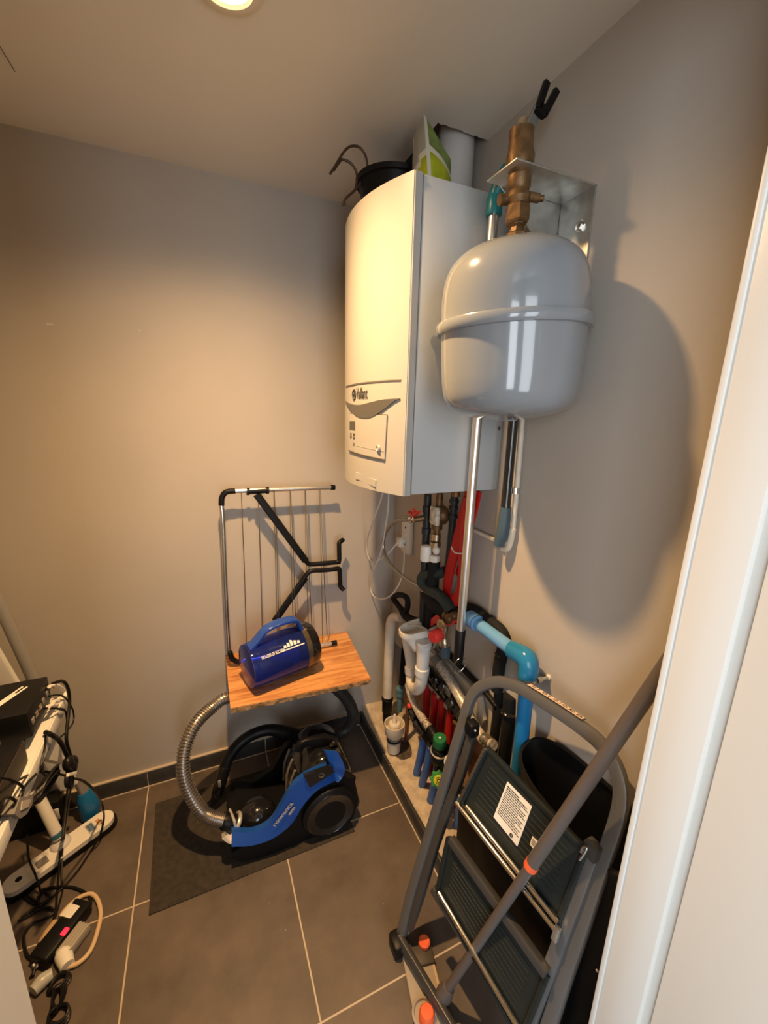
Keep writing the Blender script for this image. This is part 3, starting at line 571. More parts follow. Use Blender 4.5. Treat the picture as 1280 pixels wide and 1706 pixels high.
# thick insulated pipe and fittings at mid height
ip = Thing('insulated_pipe', 'thick black foam-insulated pipe bending above the safety valve', 'insulated pipe', [(0.7,1.0814,0.8669)][0])
ip.part('upper_bend', MB().tube([(0.735,1.1167,0.9511),(0.715,1.1525,0.9317),(0.7,1.1959,0.9127),(0.695,1.2064,0.8865),(0.7,1.1744,0.8689),(0.7,1.102,0.8796),(0.7,1.056,0.874),(0.705,1.0255,0.8532)], 0.019, 14, 5), mat('dark_green_foam', (0.020, 0.036, 0.034), 0.6, bump=0.4, bscale=70))
ip.part('lower_bundle', MB().tube([(0.712,1.2105,0.8425),(0.712,1.1497,0.8343),(0.712,1.0935,0.8329),(0.712,1.0347,0.839),(0.712,0.9808,0.8486)], [0.022, 0.031, 0.030, 0.026, 0.022], 14, 4), RUBBER)
ip.part('drop', MB().tube([(0.72,1.1865,0.8117),(0.72,1.1886,0.7442),(0.72,1.1925,0.6938)], 0.026, 14, 3), RUBBER)
ir = Thing('insulated_pipe', 'black foam-wrapped pipe running behind the blue pipe then down the wall', 'insulated pipe', [(0.75,0.8356,0.7597)][0])
ir.part('run', MB().tube([(0.752,1.0502,0.8459),(0.752,0.9702,0.8751),(0.752,0.9038,0.875),(0.752,0.8481,0.8724),(0.752,0.825,0.8563),(0.752,0.8244,0.8147),(0.752,0.8328,0.761),(0.752,0.8327,0.6809)], 0.0175, 14, 5), RUBBER)
for q in [(0.752,0.8756,0.8755),(0.752,0.8422,0.8679),(0.752,0.828,0.803)]: ir.part('tape_band', MB().ball(q, 0.0195, 12, (1, 1, 0.5)), BLACKG)
dh = Thing('insulation_loop', 'black foam tube bent in a loop above the white drain pipe', 'insulated pipe', [(0.71,1.3687,0.6571)][0])
dh.part('loop', MB().tube([(0.71,1.4457,0.694),(0.71,1.4644,0.7049),(0.71,1.4198,0.738),(0.71,1.3656,0.7563),(0.71,1.3388,0.7526),(0.71,1.3361,0.7202),(0.71,1.3541,0.6802)], 0.0115, 12, 5), RUBBER)
dh.part('tail', MB().tube([(0.71,1.4578,0.6968),(0.71,1.3933,0.6882),(0.71,1.3432,0.6776),(0.71,1.2775,0.692),(0.71,1.2087,0.7192)], [0.011, 0.012, 0.017, 0.016, 0.014], 12, 4), RUBBER)

sv = Thing('safety_valve', 'brass safety valve with a bright red cap in front of the white funnel', 'valve', [(0.69,1.0143,0.74)][0])
q = [(0.69,1.0274,0.8255),(0.69,1.0302,0.7854),(0.69,1.0301,0.7507),(0.69,1.0193,0.7196)]
sv.part('body', MB().tube(q, [0.016, 0.019, 0.016, 0.019, 0.014], 14, 4), BRASSN)
qa = [(0.68,1.0383,0.7702),(0.68,1.1086,0.7279)]
sv.part('red_cap', MB().lathe([(0.010, -0.004), (0.0195, 0.0), (0.021, 0.006), (0.021, 0.036), (0.017, 0.042), (0.0, 0.043)], Vector(qa[0]), (-0.9, -0.25, 0.05), 14), REDP, label='bright red ribbed cap')
qa = [(0.675,1.0239,0.8153),(0.675,1.0632,0.7974)]
sv.part('brass_knob', MB().lathe([(0.008, -0.012), (0.013, -0.010), (0.0175, 0.0), (0.0175, 0.010), (0.012, 0.012), (0.011, 0.014)], Vector(qa[0]), (-0.9, -0.3, 0), 20), BRASSN)
qa = [(0.69,1.0183,0.8088),(0.69,0.9743,0.8478)]
sv.part('lever', MB().bar([qa[0], qa[1]], 0.005, 0.0025, (0, 0, 1)), REDP, label='red lever')
qa = [(0.69,1.0076,0.8395),(0.69,0.9857,0.8586),(0.69,1.0324,0.8379)]
sv.part('union', MB().ball(qa[0], 0.018, 14).ball(qa[1], 0.014, 12).ball(qa[2], 0.013, 12), BRASS)
qa = [(0.69,1.0209,0.734),(0.69,1.0205,0.6968)]
sv.part('outlet_sleeve', MB().cyl(qa[0], qa[1], 0.0155), SLATE)
qa = [(0.7,1.1529,0.7376),(0.7,1.0829,0.8092)]
sv.part('red_flag', MB().bar([qa[0], qa[1]], 0.011, 0.003, (0, 0.6, 0.6)), REDP, label='red tag plate')
qa = [(0.68,1.0572,0.7334),(0.68,1.0771,0.6974)]
sv.part('drain_tip', MB().cyl(qa[0], qa[1], 0.0045), BRASSN)

# siphon funnel
sf = Thing('siphon_funnel', 'white plastic drain funnel with a U-bend trap under the safety valve', 'drain siphon', [(0.665,1.1493,0.4725)][0])
FC = Vector([(0.662,1.1588,0.7375)][0])
fb = MB(); N = 40
def cup(a, b, dz, dx=0.0, c=None):
    out = []
    for k in range(N):
        t = 2 * PI * k / N; ca, sa = math.cos(t), math.sin(t)
        out.append((c or FC) + Vector((dx + a * math.copysign(abs(ca) ** 0.8, ca), b * math.copysign(abs(sa) ** 0.8, sa), dz + (0.010 * ca if c is None else 0))))
    return out
cen = Vector([(0.665,1.1442,0.6646)][0])
rows = [cup(0.071, 0.043, 0.004), cup(0.071, 0.043, -0.012), cup(0.068, 0.041, -0.018), cup(0.056, 0.036, -0.034, 0.004), cup(0.040, 0.030, 0.012, 0, cen), cup(0.030, 0.024, -0.006, 0, cen)]
inner = [cup(0.0665, 0.0385, 0.004), cup(0.064, 0.037, -0.014), cup(0.050, 0.032, -0.028, 0.004), cup(0.020, 0.014, -0.030, 0.004)]
allr = rows[::-1] + inner; vs = [p for r in allr for p in r]; fs = []
for i in range(len(allr) - 1):
    for k in range(N): fs.append([i * N + k, i * N + (k + 1) % N, (i + 1) * N + (k + 1) % N, (i + 1) * N + k])
fs.append([(len(allr) - 1) * N + k for k in range(N)])
fb.add(vs, fs); sf.part('funnel_cup', fb, WPIPE)
sf.part('inlet_leg', MB().tube([(0.655,1.1047,0.7125),(0.655,1.102,0.6401),(0.655,1.1059,0.5904)], [0.025, 0.0225, 0.0215], 22, 3), GPIPE)  # white like the other leg; its shade is painted as grey
sf.part('outlet_leg', MB().tube([(0.69,1.3033,0.6102),(0.69,1.2807,0.5887),(0.69,1.2516,0.5457),(0.69,1.2421,0.4938)], [0.016, 0.021, 0.0225, 0.022], 22, 4), WPIPE)
for P_, r_ in (([(0.655,1.1035,0.6109),(0.655,1.1053,0.5837)], 0.0255), ([(0.655,1.1,0.7082),(0.655,1.1026,0.6908)], 0.0265), ([(0.69,1.2464,0.5148),(0.69,1.2416,0.4888)], 0.026)):
    sf.part('collar', MB().lathe([(r_ - 0.004, -0.001), (r_, 0.002), (r_, (Vector(P_[0]) - Vector(P_[1])).length), (r_ - 0.004, (Vector(P_[0]) - Vector(P_[1])).length + 0.003)], P_[1], Vector(P_[0]) - Vector(P_[1]), 24), GPIPE)
sf.part('trap_bend', MB().tube([(0.655,1.1059,0.5904),(0.657,1.11,0.5488),(0.665,1.1424,0.4975),(0.675,1.1911,0.4638),(0.686,1.2317,0.4621),(0.69,1.2464,0.4857)], 0.0215, 22, 6), WPIPE)
single('drip_tube', 'thin clear grey drip tube lying across the white funnel rim', 'tube', MB().tube([FC + Vector((-0.035, 0.012, 0.006)), FC + Vector((-0.012, -0.014, 0.014)), FC + Vector((0.006, -0.052, 0.012)), FC + Vector((0.014, -0.075, -0.012))], 0.0042, 10, 4), mat('clear_grey_tube', (0.36, 0.33, 0.27), 0.2))

dp_ = Thing('drain_pipe', 'cream upright drain pipe in the corner with a black rubber collar', 'drain pipe', [(0.7,1.4666,0.1128)][0])
dp_.part('tube', MB().tube([(0.7,1.4651,0.5829),(0.7,1.4722,0.4036),(0.7,1.4734,0.2189)], 0.0215, 22), WPIPEO)
dp_.part('top_elbow', MB().tube([(0.7,1.4629,0.5497),(0.7,1.4598,0.5969),(0.705,1.4423,0.6272),(0.715,1.3999,0.6406)], [0.0225, 0.0215, 0.019, 0.016], 18, 5), WPIPEO)
dp_.part('rubber_collar', MB().lathe([(0.0215, 0), (0.0235, 0.004), (0.0235, 0.060), (0.0265, 0.062), (0.0265, 0.070), (0.0225, 0.072)], [(0.7,1.4749,0.1385)][0], (0, 0, 1), 24), BLACK)
dp_.part('stub', MB().cyl([(0.7,1.472,0.0924)][0], [(0.7,1.4753,0.1446)][0], 0.020), BLACK)
cpip = Thing('supply_pipe', 'thin dark pipe with a dusty blue sleeve beside the cream drain pipe', 'pipe', [(0.74,1.414,0.1567)][0])
cpip.part('tube', MB().tube([(0.74,1.3982,0.5533),(0.74,1.4092,0.403),(0.74,1.4138,0.3107)], 0.0135, 12, 2), RUBBER)
cpip.part('blue_sleeve', MB().lathe([(0.0125, -0.02), (0.0125, 0.055), (0.017, 0.060), (0.017, 0.085), (0.0195, 0.088), (0.0195, 0.100), (0.013, 0.102)], [(0.74,1.4283,0.1835)][0], (0, 0, 1), 20), mat('dusty_blue', (0.10, 0.22, 0.28), 0.5, var=0.2))
rp_ = single('rusty_pipe', 'thin brown pipe standing on the ledge behind the white trap cup', 'pipe', MB().cyl([(0.74,1.3558,0.0307)][0], [(0.74,1.3477,0.2822)][0], 0.009), mat('brown_pipe', (0.16, 0.075, 0.035), 0.6, var=0.3))
rp_['label'] = 'thin brown pipe standing on the ledge behind the cream trap cup'

FB = Vector((0.662, 1.318, 0.072))
fl_ = Thing('trap_cup', 'cream cup-shaped condensate trap with nozzle, standing on the concrete ledge', 'condensate trap', FB)
fl_.part('base_tube', MB().lathe([(0.020, 0), (0.0275, 0.006), (0.0285, 0.012), (0.0285, 0.075), (0.027, 0.076)], FB, (0, 0, 1), 28), mat('clear_white_plastic', (0.62, 0.60, 0.56), 0.2))
fl_.part('grey_band', MB().lathe([(0.0288, 0.056), (0.0296, 0.057), (0.0296, 0.083), (0.0288, 0.084)], FB, (0, 0, 1), 28), mat('grey_blue_band', (0.22, 0.23, 0.24), 0.4))
fl_.part('seal_ring', MB().lathe([(0.029, 0.061), (0.032, 0.062), (0.032, 0.067), (0.029, 0.068)], FB, (0, 0, 1), 28), BLACK)
fl_.part('cup', MB().lathe([(0.027, 0.080), (0.034, 0.084), (0.040, 0.094), (0.0425, 0.132), (0.0425, 0.140), (0.039, 0.140), (0.037, 0.104), (0.0, 0.098)], FB, (0, 0, 1), 32), WPIPEO)
fl_.part('inner_cap', MB().lathe([(0.026, 0.098), (0.026, 0.136), (0.022, 0.142), (0.008, 0.144), (0.0, 0.144)], FB, (0, 0, 1), 24), WPIPEO)
fl_.part('nozzle', MB().lathe([(0.010, 0.142), (0.009, 0.156), (0.0065, 0.160), (0.0065, 0.176), (0.004, 0.182), (0.0, 0.182)], FB, (0, 0, 1), 16), WPIPEO)
single('damp_stain', 'dark damp stain on the concrete ledge beside the cream trap cup', 'stain', MB().prism([(FB.x + 0.035 + 0.045 * math.cos(t) * (1 + .12 * math.sin(3 * t)), FB.y - 0.005 + 0.055 * math.sin(t) * (1 + .1 * math.cos(2 * t)), 0.0712) for t in [2 * PI * k / 28 for k in range(28)]], (0, 0, 0.0008)), mat('damp_dark_concrete', (0.085, 0.068, 0.05), 0.5, var=0.35, scale=50))

# manifold
cb = Thing('cement_board', 'grey rough cement board on right wall behind the braided hoses', 'board', (0.75, 1.0, 0.45))
pb = [(0.752,1.3068,0.5896),(0.752,1.0979,0.607),(0.752,0.9045,0.605),(0.752,0.8778,0.5418),(0.752,0.9171,0.4537),(0.752,1.0901,0.4266),(0.752,1.282,0.4302)]
cb.part('panel', MB().prism([(0.752, p[1], p[2]) for p in pb], (0.012, 0, 0)), PLATE)
te = [(0.752,1.2968,0.5898),(0.752,1.0979,0.607),(0.752,0.9045,0.605)]
cb.part('top_edge', MB().bar([(0.7525, p[1], p[2] + 0.001) for p in te], 0.0012, 0.0022, (0, 0, 1)), mat('pale_top_edge', (0.62, 0.58, 0.50), 0.8))  # thin strip along the board's top, paler than its face
bpw = Thing('black_conduit', 'black conduit running behind the top edge of the grey cement board', 'pipe', [(0.755,0.9404,0.6052)][0])
bpw.part('tube', MB().tube([(0.755,1.1474,0.6425),(0.755,1.095,0.6441),(0.758,0.999,0.6373),(0.758,0.8978,0.634),(0.758,0.8322,0.6219)], 0.0095, 12, 3), BLACK)

mh_up = Thing('upper_manifold', 'dark upper heating manifold with valves above the red conduits', 'manifold', [(0.735,1.0994,0.5003)][0])
UP = [(0.735,1.2415,0.488),(0.735,1.163,0.4948),(0.735,1.0867,0.4968),(0.735,1.0126,0.4945),(0.735,0.958,0.489)]
mh_up.part('rail', MB().tube(UP, 0.017, 14, 3), BLACK)
for q in [(0.725,1.167,0.5281),(0.725,1.1102,0.523),(0.725,1.0584,0.5316),(0.725,1.0061,0.5071),(0.725,0.9629,0.5069)]: 
    mh_up.part('valve', MB().lathe([(0.010, -0.030), (0.0155, -0.026), (0.0155, -0.006), (0.021, -0.002), (0.021, 0.020), (0.015, 0.026), (0.010, 0.034)], q, (-0.35, 0, 1), 12), BLACKG)
mh_up.part('steel_flag', MB().box([(0.715,1.0291,0.5501)][0], (0.004, 0.035, 0.03), 0.001), GALV)
mh_up.part('copper_ring', MB().lathe([(0.013, -0.004), (0.0175, -0.003), (0.0175, 0.003), (0.013, 0.004)], [(0.735,0.986,0.4553)][0], (0, 0, 1), 18), BRASS)
mh_lo = Thing('lower_manifold', 'dark lower heating manifold with green cap above the blue conduits', 'manifold', [(0.69,1.0884,0.3066)][0])
LO_ = [(0.69,1.2431,0.3254),(0.69,1.1817,0.3152),(0.69,1.1025,0.3156),(0.69,1.0266,0.3216)]
mh_lo.part('rail', MB().tube(LO_, [0.011, 0.017, 0.019, 0.022], 14, 3), BLACK)
for q in [(0.685,1.1986,0.3334),(0.685,1.1626,0.3132),(0.685,1.1254,0.3167),(0.685,1.051,0.3198)]:
    mh_lo.part('valve', MB().lathe([(0.010, -0.028), (0.015, -0.024), (0.015, -0.004), (0.019, 0.0), (0.019, 0.016), (0.012, 0.022)], q, (-0.35, -0.1, 1), 10), BLACKG)
mh_lo.part('pink_tap', MB().ball([(0.68,1.2264,0.3574)][0], 0.011, 12), REDP, label='small pink-red tap')
q = [(0.672,0.9914,0.3832),(0.672,0.9947,0.4141)]
ax_ = Vector((-0.12, -0.1, 1))
GB = Vector([(0.672,0.9861,0.3342)][0])
mh_lo.part('valve_block', MB().lathe([(0.016, -0.075), (0.021, -0.070), (0.022, -0.012), (0.030, -0.006), (0.033, 0.004), (0.032, 0.020), (0.024, 0.028), (0.022, 0.034)], GB, ax_, 24), BLACK)
mh_lo.part('steel_ring', MB().lathe([(0.027, 0.030), (0.0325, 0.031), (0.0325, 0.035), (0.027, 0.036)], GB, ax_, 28), STEEL)
mh_lo.part('collar', MB().lathe([(0.023, 0.034), (0.028, 0.036), (0.024, 0.046), (0.021, 0.048)], GB, ax_, 24), BLACK)
mh_lo.part('neck', MB().lathe([(0.021, 0.044), (0.021, 0.062)], GB, ax_, 20), BLACK)
mh_lo.part('green_cap', MB().lathe([(0.0195, 0.058), (0.0225, 0.060), (0.0228, 0.088), (0.021, 0.092), (0.0, 0.0925)], GB, ax_, 24), GREENC, label='dark green screw cap')
mh_lo.part('cap_dot', MB().lathe([(0.0, 0.0928), (0.004, 0.0928), (0.003, 0.0945), (0.0, 0.0945)], GB, ax_, 12), WHITEP)
dq = [(0.665,0.914,0.3879),(0.665,0.926,0.3676)]
mh_lo.part('dial', MB().lathe([(0.012, -0.004), (0.021, 0.0), (0.021, 0.008), (0.016, 0.009), (0.0, 0.006)], dq[0], (-0.55, -0.75, 0.25), 24), WHITEP, label='small white dial')
mh_lo.part('side_block', MB().ball([(0.69,0.9794,0.3581)][0], 0.026, 16), BLACK)
wq = Vector([(0.645,0.9447,0.2909)][0]); wax = Vector((-0.5, -0.82, 0.28)).normalized()
hw = Thing('handwheel', 'small green and yellow scalloped valve handwheel in front of the blue conduits', 'valve wheel', wq)
u_ = wax.cross(Vector((0, 0, 1))).normalized(); w_ = wax.cross(u_)
hw.part('rim', MB().prism([wq + (u_ * math.cos(t) + w_ * math.sin(t)) * (0.0255 + 0.0032 * math.cos(8 * t)) for t in [2 * PI * k / 64 for k in range(64)]], -wax * 0.010), LGREEN)
hw.part('disc', MB().lathe([(0.0, 0.0), (0.0165, 0.0), (0.0165, 0.002), (0.0, 0.0025)], wq, wax, 28), YELLOW, label='yellow disc')
for a0_, a1_ in ((0.5, 2.6), (3.6, 5.7)):
    hw.part('ring_mark', MB().tube([wq + wax * 0.0026 + (u_ * math.cos(a) + w_ * math.sin(a)) * 0.0105 for a in [a0_ + (a1_ - a0_) * k / 10 for k in range(11)]], 0.0010, 6), GREENC)
hw.part('hub', MB().lathe([(0.0, 0.002), (0.0065, 0.002), (0.006, 0.0035), (0.0045, 0.0035), (0.0035, 0.002)], wq, wax, 16), INK)
hw.part('stem', MB().cyl(wq - wax * 0.012, wq - wax * 0.060, 0.008), BLACK)

g_blue = 'blue floor-heating conduits'
blab = ['blue conduit rising from the ledge, farthest from the ladder', 'second blue conduit from the far end, with pale ring at top', 'third blue conduit from the far end, beside the dark valve block', 'blue conduit standing directly below the green and yellow handwheel', 'blue conduit in shade behind the ladder rail']
bp_ = [[(0.7,1.138,0.312),(0.7,1.1516,0.2083),(0.7,1.1824,0.0608)], [(0.695,1.0834,0.3013),(0.695,1.096,0.2054),(0.695,1.1284,0.0579)], [(0.692,1.0229,0.2938),(0.692,1.0323,0.1867),(0.692,1.0572,0.0478)], [(0.695,0.9806,0.2611),(0.7,0.9979,0.165),(0.705,1.0192,0.055)], [(0.73,0.9285,0.185),(0.73,0.9333,0.1026),(0.73,0.937,0.0054)]]
for lab, P in zip(blab, bp_):
    P[-1] = (P[-1][0], P[-1][1], 0.071)
    single('blue_conduit', lab, 'conduit', MB().tube(P, 0.0145, 16, 4), BLUEC, g_blue)
g_red = 'red floor-heating conduits'
rlab = ['red conduit farthest from the ladder, right beside the white trap bend', 'second red conduit from the white trap bend', 'third red conduit from the trap bend, left of the green cap', 'red conduit just right of the green cap', 'red conduit nearest to the ladder rail']
rp2 = [[(0.755,1.224,0.4352),(0.755,1.2295,0.2934),(0.755,1.2391,0.1854)], [(0.755,1.1646,0.4389),(0.755,1.1696,0.312),(0.755,1.1865,0.2008)], [(0.755,1.1137,0.4466),(0.755,1.1177,0.3659),(0.755,1.1233,0.2134)], [(0.755,1.0561,0.4387),(0.755,1.0602,0.3339),(0.755,1.0631,0.2129)], [(0.75,0.996,0.4425),(0.75,1.0011,0.3599),(0.75,1.009,0.2643)]]
for lab, P in zip(rlab, rp2):
    P.append((P[-1][0] + 0.004, P[-1][1], 0.071))
    single('red_conduit', lab, 'conduit', MB().tube(P, 0.0150, 16, 3), REDC, g_red)
b1 = Thing('braided_hose', 'grey braided hose curving from the trap down to the green-capped valve', 'hose', [(0.675,1.1393,0.4132)][0])
b1.part('tube', MB().tube([(0.7,1.2853,0.4086),(0.69,1.2329,0.3877),(0.68,1.1646,0.3848),(0.672,1.0955,0.389),(0.67,1.058,0.3945)], 0.0145, 14, 5), BRAID)
b1.part('ferrule', MB().cyl([(0.672,1.0909,0.3876)][0], [(0.672,1.0527,0.3907)][0], 0.0165), BRASSN)
b1.part('elbow', MB().tube([(0.672,1.057,0.3922),(0.672,1.0275,0.3867),(0.675,1.0035,0.3766),(0.68,0.9936,0.3541)], 0.018, 14, 3), BLACK)
b2 = Thing('braided_hose', 'grey braided hose descending diagonally in front of the cement board', 'hose', [(0.72,1.008,0.5911)][0])
b2.part('tube', MB().tube([(0.735,1.2432,0.6077),(0.728,1.1541,0.6105),(0.72,1.0661,0.604),(0.72,0.9962,0.5831),(0.72,0.9342,0.5574),(0.72,0.8824,0.5309),(0.72,0.8325,0.5198),(0.72,0.7892,0.5356)], 0.0165, 14, 5), BRAID)
b2.part('sleeve', MB().tube([(0.735,1.2382,0.6054),(0.73,1.1659,0.6079),(0.722,1.0938,0.6098)], 0.0178, 14, 3), mat('grey_foam_sleeve', (0.19, 0.18, 0.16), 0.7))
b2.part('ferrule', MB().lathe([(0.015, 0), (0.019, 0.002), (0.019, 0.012), (0.017, 0.014), (0.020, 0.018), (0.020, 0.034), (0.015, 0.036)], [(0.72,0.833,0.5237)][0], Vector([(0.72,0.7784,0.5366)][0]) - Vector([(0.72,0.833,0.5237)][0]), 16), BRASSN)

bw = Thing('blue_water_pipe', 'sky blue plastic water pipe turning down through a glossy elbow on right wall', 'pipe', [(0.72,0.6868,0.6557)][0])
BWp = [(0.722,0.9488,0.8645),(0.722,0.7651,0.8617),(0.722,0.7242,0.8663),(0.722,0.7027,0.8689),(0.722,0.6957,0.8508),(0.722,0.6959,0.823),(0.722,0.6908,0.6684)]
bw.part('sloping_tube', MB().tube([BWp[0], BWp[2]], 0.0185, 22), BPVC)
bw.part('socket_end', MB().lathe([(0.019, -0.004), (0.0235, -0.002), (0.0245, 0.004), (0.0245, 0.040), (0.021, 0.044)], BWp[0], Vector(BWp[2]) - Vector(BWp[0]), 24), BPVC)
BE = [(0.722,0.7585,0.8655),(0.722,0.7249,0.8711),(0.722,0.7029,0.8705),(0.722,0.694,0.8536),(0.722,0.6939,0.8243)]
bw.part('elbow', MB().tube(BE, [0.0235, 0.0255, 0.0265, 0.0255, 0.0245], 24, 6), BPVCD)
dn = [(0.722,0.6949,0.8307),(0.722,0.6887,0.6535)]
bw.part('drop_tube', MB().tube([dn[0], dn[1], (dn[1][0] + 0.012, dn[1][1] + 0.005, 0.071)], 0.0185, 22, 3), mat('mid_blue_pvc', (0.016, 0.18, 0.42), 0.3))
wc = [(0.722,0.6918,0.824)][0]
clp = Thing('pipe_clamp', 'steel pipe clamp with a threaded rod tying the blue pipe to right wall', 'pipe clamp', (W, wc[1] - 0.05, wc[2]))
clp.part('band', MB().lathe([(0.0195, -0.005), (0.0235, -0.004), (0.0235, 0.004), (0.0195, 0.005)], wc, (0.05, 0, 1), 24), GALV)
rq = [(0.7705,0.6702,0.8272)][0]
st = Vector(wc) + Vector((0.012, -0.020, 0.002))
clp.part('rod', MB().cyl(st, Vector(rq), 0.0042), STEEL)
clp.part('nut', MB().cyl(st, st.lerp(Vector(rq), 0.3), 0.0075), GALV)
clp.part('wall_plug', MB().lathe([(0.007, 0), (0.007, 0.004), (0.003, 0.006)], (W, rq[1], rq[2]), (-1, 0, 0), 12), WHITEP)
vb = Thing('lagged_pipe', 'black lagged pipe standing on ledge left of the blue drop pipe', 'insulated pipe', [(0.76,0.7768,0.5363)][0])
vq = [(0.765,0.7909,0.6865),(0.765,0.784,0.601),(0.765,0.7864,0.5052)]
vb.part('lagging', MB().tube([vq[0], vq[1], vq[2], (vq[2][0], vq[2][1], 0.071)], 0.0195, 16, 2), RUBBER)
vb.part('tape_band', MB().ball([(0.76,0.7858,0.6377)][0], 0.0225, 14, (1, 1, 0.4)), BLACKG)
vb2 = Thing('lagged_pipe', 'black lagged pipe on ledge nearest to the cement board edge', 'insulated pipe', [(0.765,0.8236,0.4944)][0])
vq = [(0.77,0.8399,0.6708),(0.77,0.8358,0.5797),(0.77,0.8393,0.4792)]
vb2.part('lagging', MB().tube([vq[0], vq[1], vq[2], (vq[2][0], vq[2][1], 0.071)], 0.017, 16, 2), RUBBER)

# ---------------------------------------------------------------- wooden board shelf, canister, folded drying rack
ZB = 0.505
bs = Thing('wooden_shelf', 'small orange-grained wooden board shelf with rough sawn edge on back wall', 'shelf', (0.28, D - 0.01, ZB - 0.02))
c_ = [(0.0359,1.6052,0.505),(0.5476,1.6011,0.505),(0.5218,1.2486,0.505),(0.0314,1.2772,0.505)]
c_[0] = (c_[0][0], D - 0.001, ZB); c_[1] = (c_[1][0], D - 0.001, ZB)
low = [(p[0], p[1], ZB - 0.019) for p in c_]
sb = MB(); sb.prism(low, (0, 0, 0.019)); bs.part('panel', sb, WOOD)
fe = MB(); n = 40; A = []; Bv = []
for i in range(n + 1):
    t = i / n; p = Vector(c_[3]).lerp(Vector(c_[2]), t)
    A.append(p + Vector((0, -0.001 - random.uniform(0, .0015), -0.0015 - random.uniform(0, 0.003)))); Bv.append(p + Vector((0, -0.001, -0.018 - random.uniform(0, 0.003))))
fe.strip(A, Bv, (0, 0.003, 0)); bs.part('rough_edge', fe, EDGEW)
for x in (0.12, 0.45): bs.part('bracket', MB().span((x - 0.01, D - 0.20, ZB - 0.022), (x + 0.01, D - 0.001, ZB - 0.0195)).span((x - 0.01, D - 0.004, ZB - 0.15), (x + 0.01, D - 0.001, ZB - 0.0195)), GALV)

# canister: blue dust bin lying on the board, axis from left end to the dark right end
CA = Vector((0.094, 1.362, 0.592)); CB = Vector((0.320, 1.422, 0.595)); cax = (CB - CA).normalized(); Lc = (CB - CA).length
cn = Thing('dust_canister', 'translucent blue vacuum dust canister with handle lying on the wooden shelf', 'dust container', (0.22, 1.39, ZB))
def lp(r, x): return (r, x)
cn.part('clear_shell', MB().lathe([(0.070, 0.0), (0.076, 0.002), (0.080, 0.02), (0.0835, 0.20), (0.0835, Lc - 0.025), (0.0805, Lc - 0.025), (0.0805, 0.20), (0.077, 0.02), (0.072, 0.006), (0.0, 0.006), (0.0, 0.0)], CA, cax, 48), CANB)
cn.part('inner_cone', MB().lathe([(0.0, 0.09), (0.022, 0.09), (0.030, 0.14), (0.058, Lc - 0.05), (0.0, Lc - 0.05)], CA, cax, 32), CANI)
cn.part('rim_ring', MB().lathe([(0.080, Lc - 0.032), (0.086, Lc - 0.030), (0.0865, Lc - 0.012), (0.080, Lc - 0.010)], CA, cax, 48), mat('dark_bronze_ring', (0.16, 0.13, 0.09), 0.25, 0.7))
cn.part('end_cap', MB().lathe([(0.078, Lc - 0.020), (0.0865, Lc - 0.012), (0.0865, Lc + 0.012), (0.078, Lc + 0.024), (0.0, Lc + 0.026)], CA, cax, 48), BLACKG, label='black end cap')
cu = cax.cross(Vector((0, -1, 0.15))).normalized(); 
if cu.z < 0: cu = -cu
tl = (cu * 0.96 - Vector((0, 1, 0)) * 0.28).normalized()
hp = [CA + cax * 0.02 + tl * 0.074, CA + cax * 0.05 + tl * 0.100, CA + cax * 0.085 + tl * 0.130, CA + cax * 0.14 + tl * 0.138, CA + cax * 0.195 + tl * 0.130, CA + cax * 0.215 + tl * 0.084]
cn.part('handle', MB().bar(hp, 0.007, 0.018, tl, 0.4, 4), mat('deep_blue_plastic', (0.02, 0.07, 0.36), 0.12, coat=0.4))
# printed marks on the shell towards the viewer: worn white lettering and a bar
fr = (Vector((0, -1, 0)) * 0.80 + Vector((0, 0, 1)) * 0.60); fr = (fr - cax * fr.dot(cax)).normalized(); sd_ = cax.cross(fr)
def on_can(x, a, n=0.0): 
    r = 0.0838 + n if x > 0.19 else 0.080 + (x - 0.02) / 0.18 * 0.0035 + n
    return CA + cax * x + (fr * math.cos(a) + sd_ * math.sin(a)) * r
if on_can(0.1, 0.3).z > on_can(0.1, 0).z: sg = 1
else: sg = -1
tm = MB(); tv, tf = text_verts('NO LOSS OF SUCTION', 0.016, bold=0.0004); w0 = max(v.x for v in tv)
tm.add([on_can(0.035 + v.x * 0.085 / w0, sg * ((v.y - 0.002) / 0.083 + 0.0), 0.0006) for v in tv], tf)
tm.strip([on_can(0.105 + 0.09 * i / 6, sg * -0.02, 0.0006) for i in range(7)], [on_can(0.105 + 0.09 * i / 6, sg * 0.03, 0.0006) for i in range(7)], fr * 0.0003)
for k in range(5): 
    x = 0.118 + k * 0.013; h2 = (0.12, 0.2, 0.28, 0.2, 0.14)[k]
    tm.strip([on_can(x, sg * 0.09, 0.0006), on_can(x + 0.010, sg * 0.09, 0.0006)], [on_can(x + 0.002, sg * (0.09 + h2), 0.0006), on_can(x + 0.011, sg * (0.09 + h2 * .8), 0.0006)], fr * 0.0003)
cn.part('white_print', tm, WHITEP)

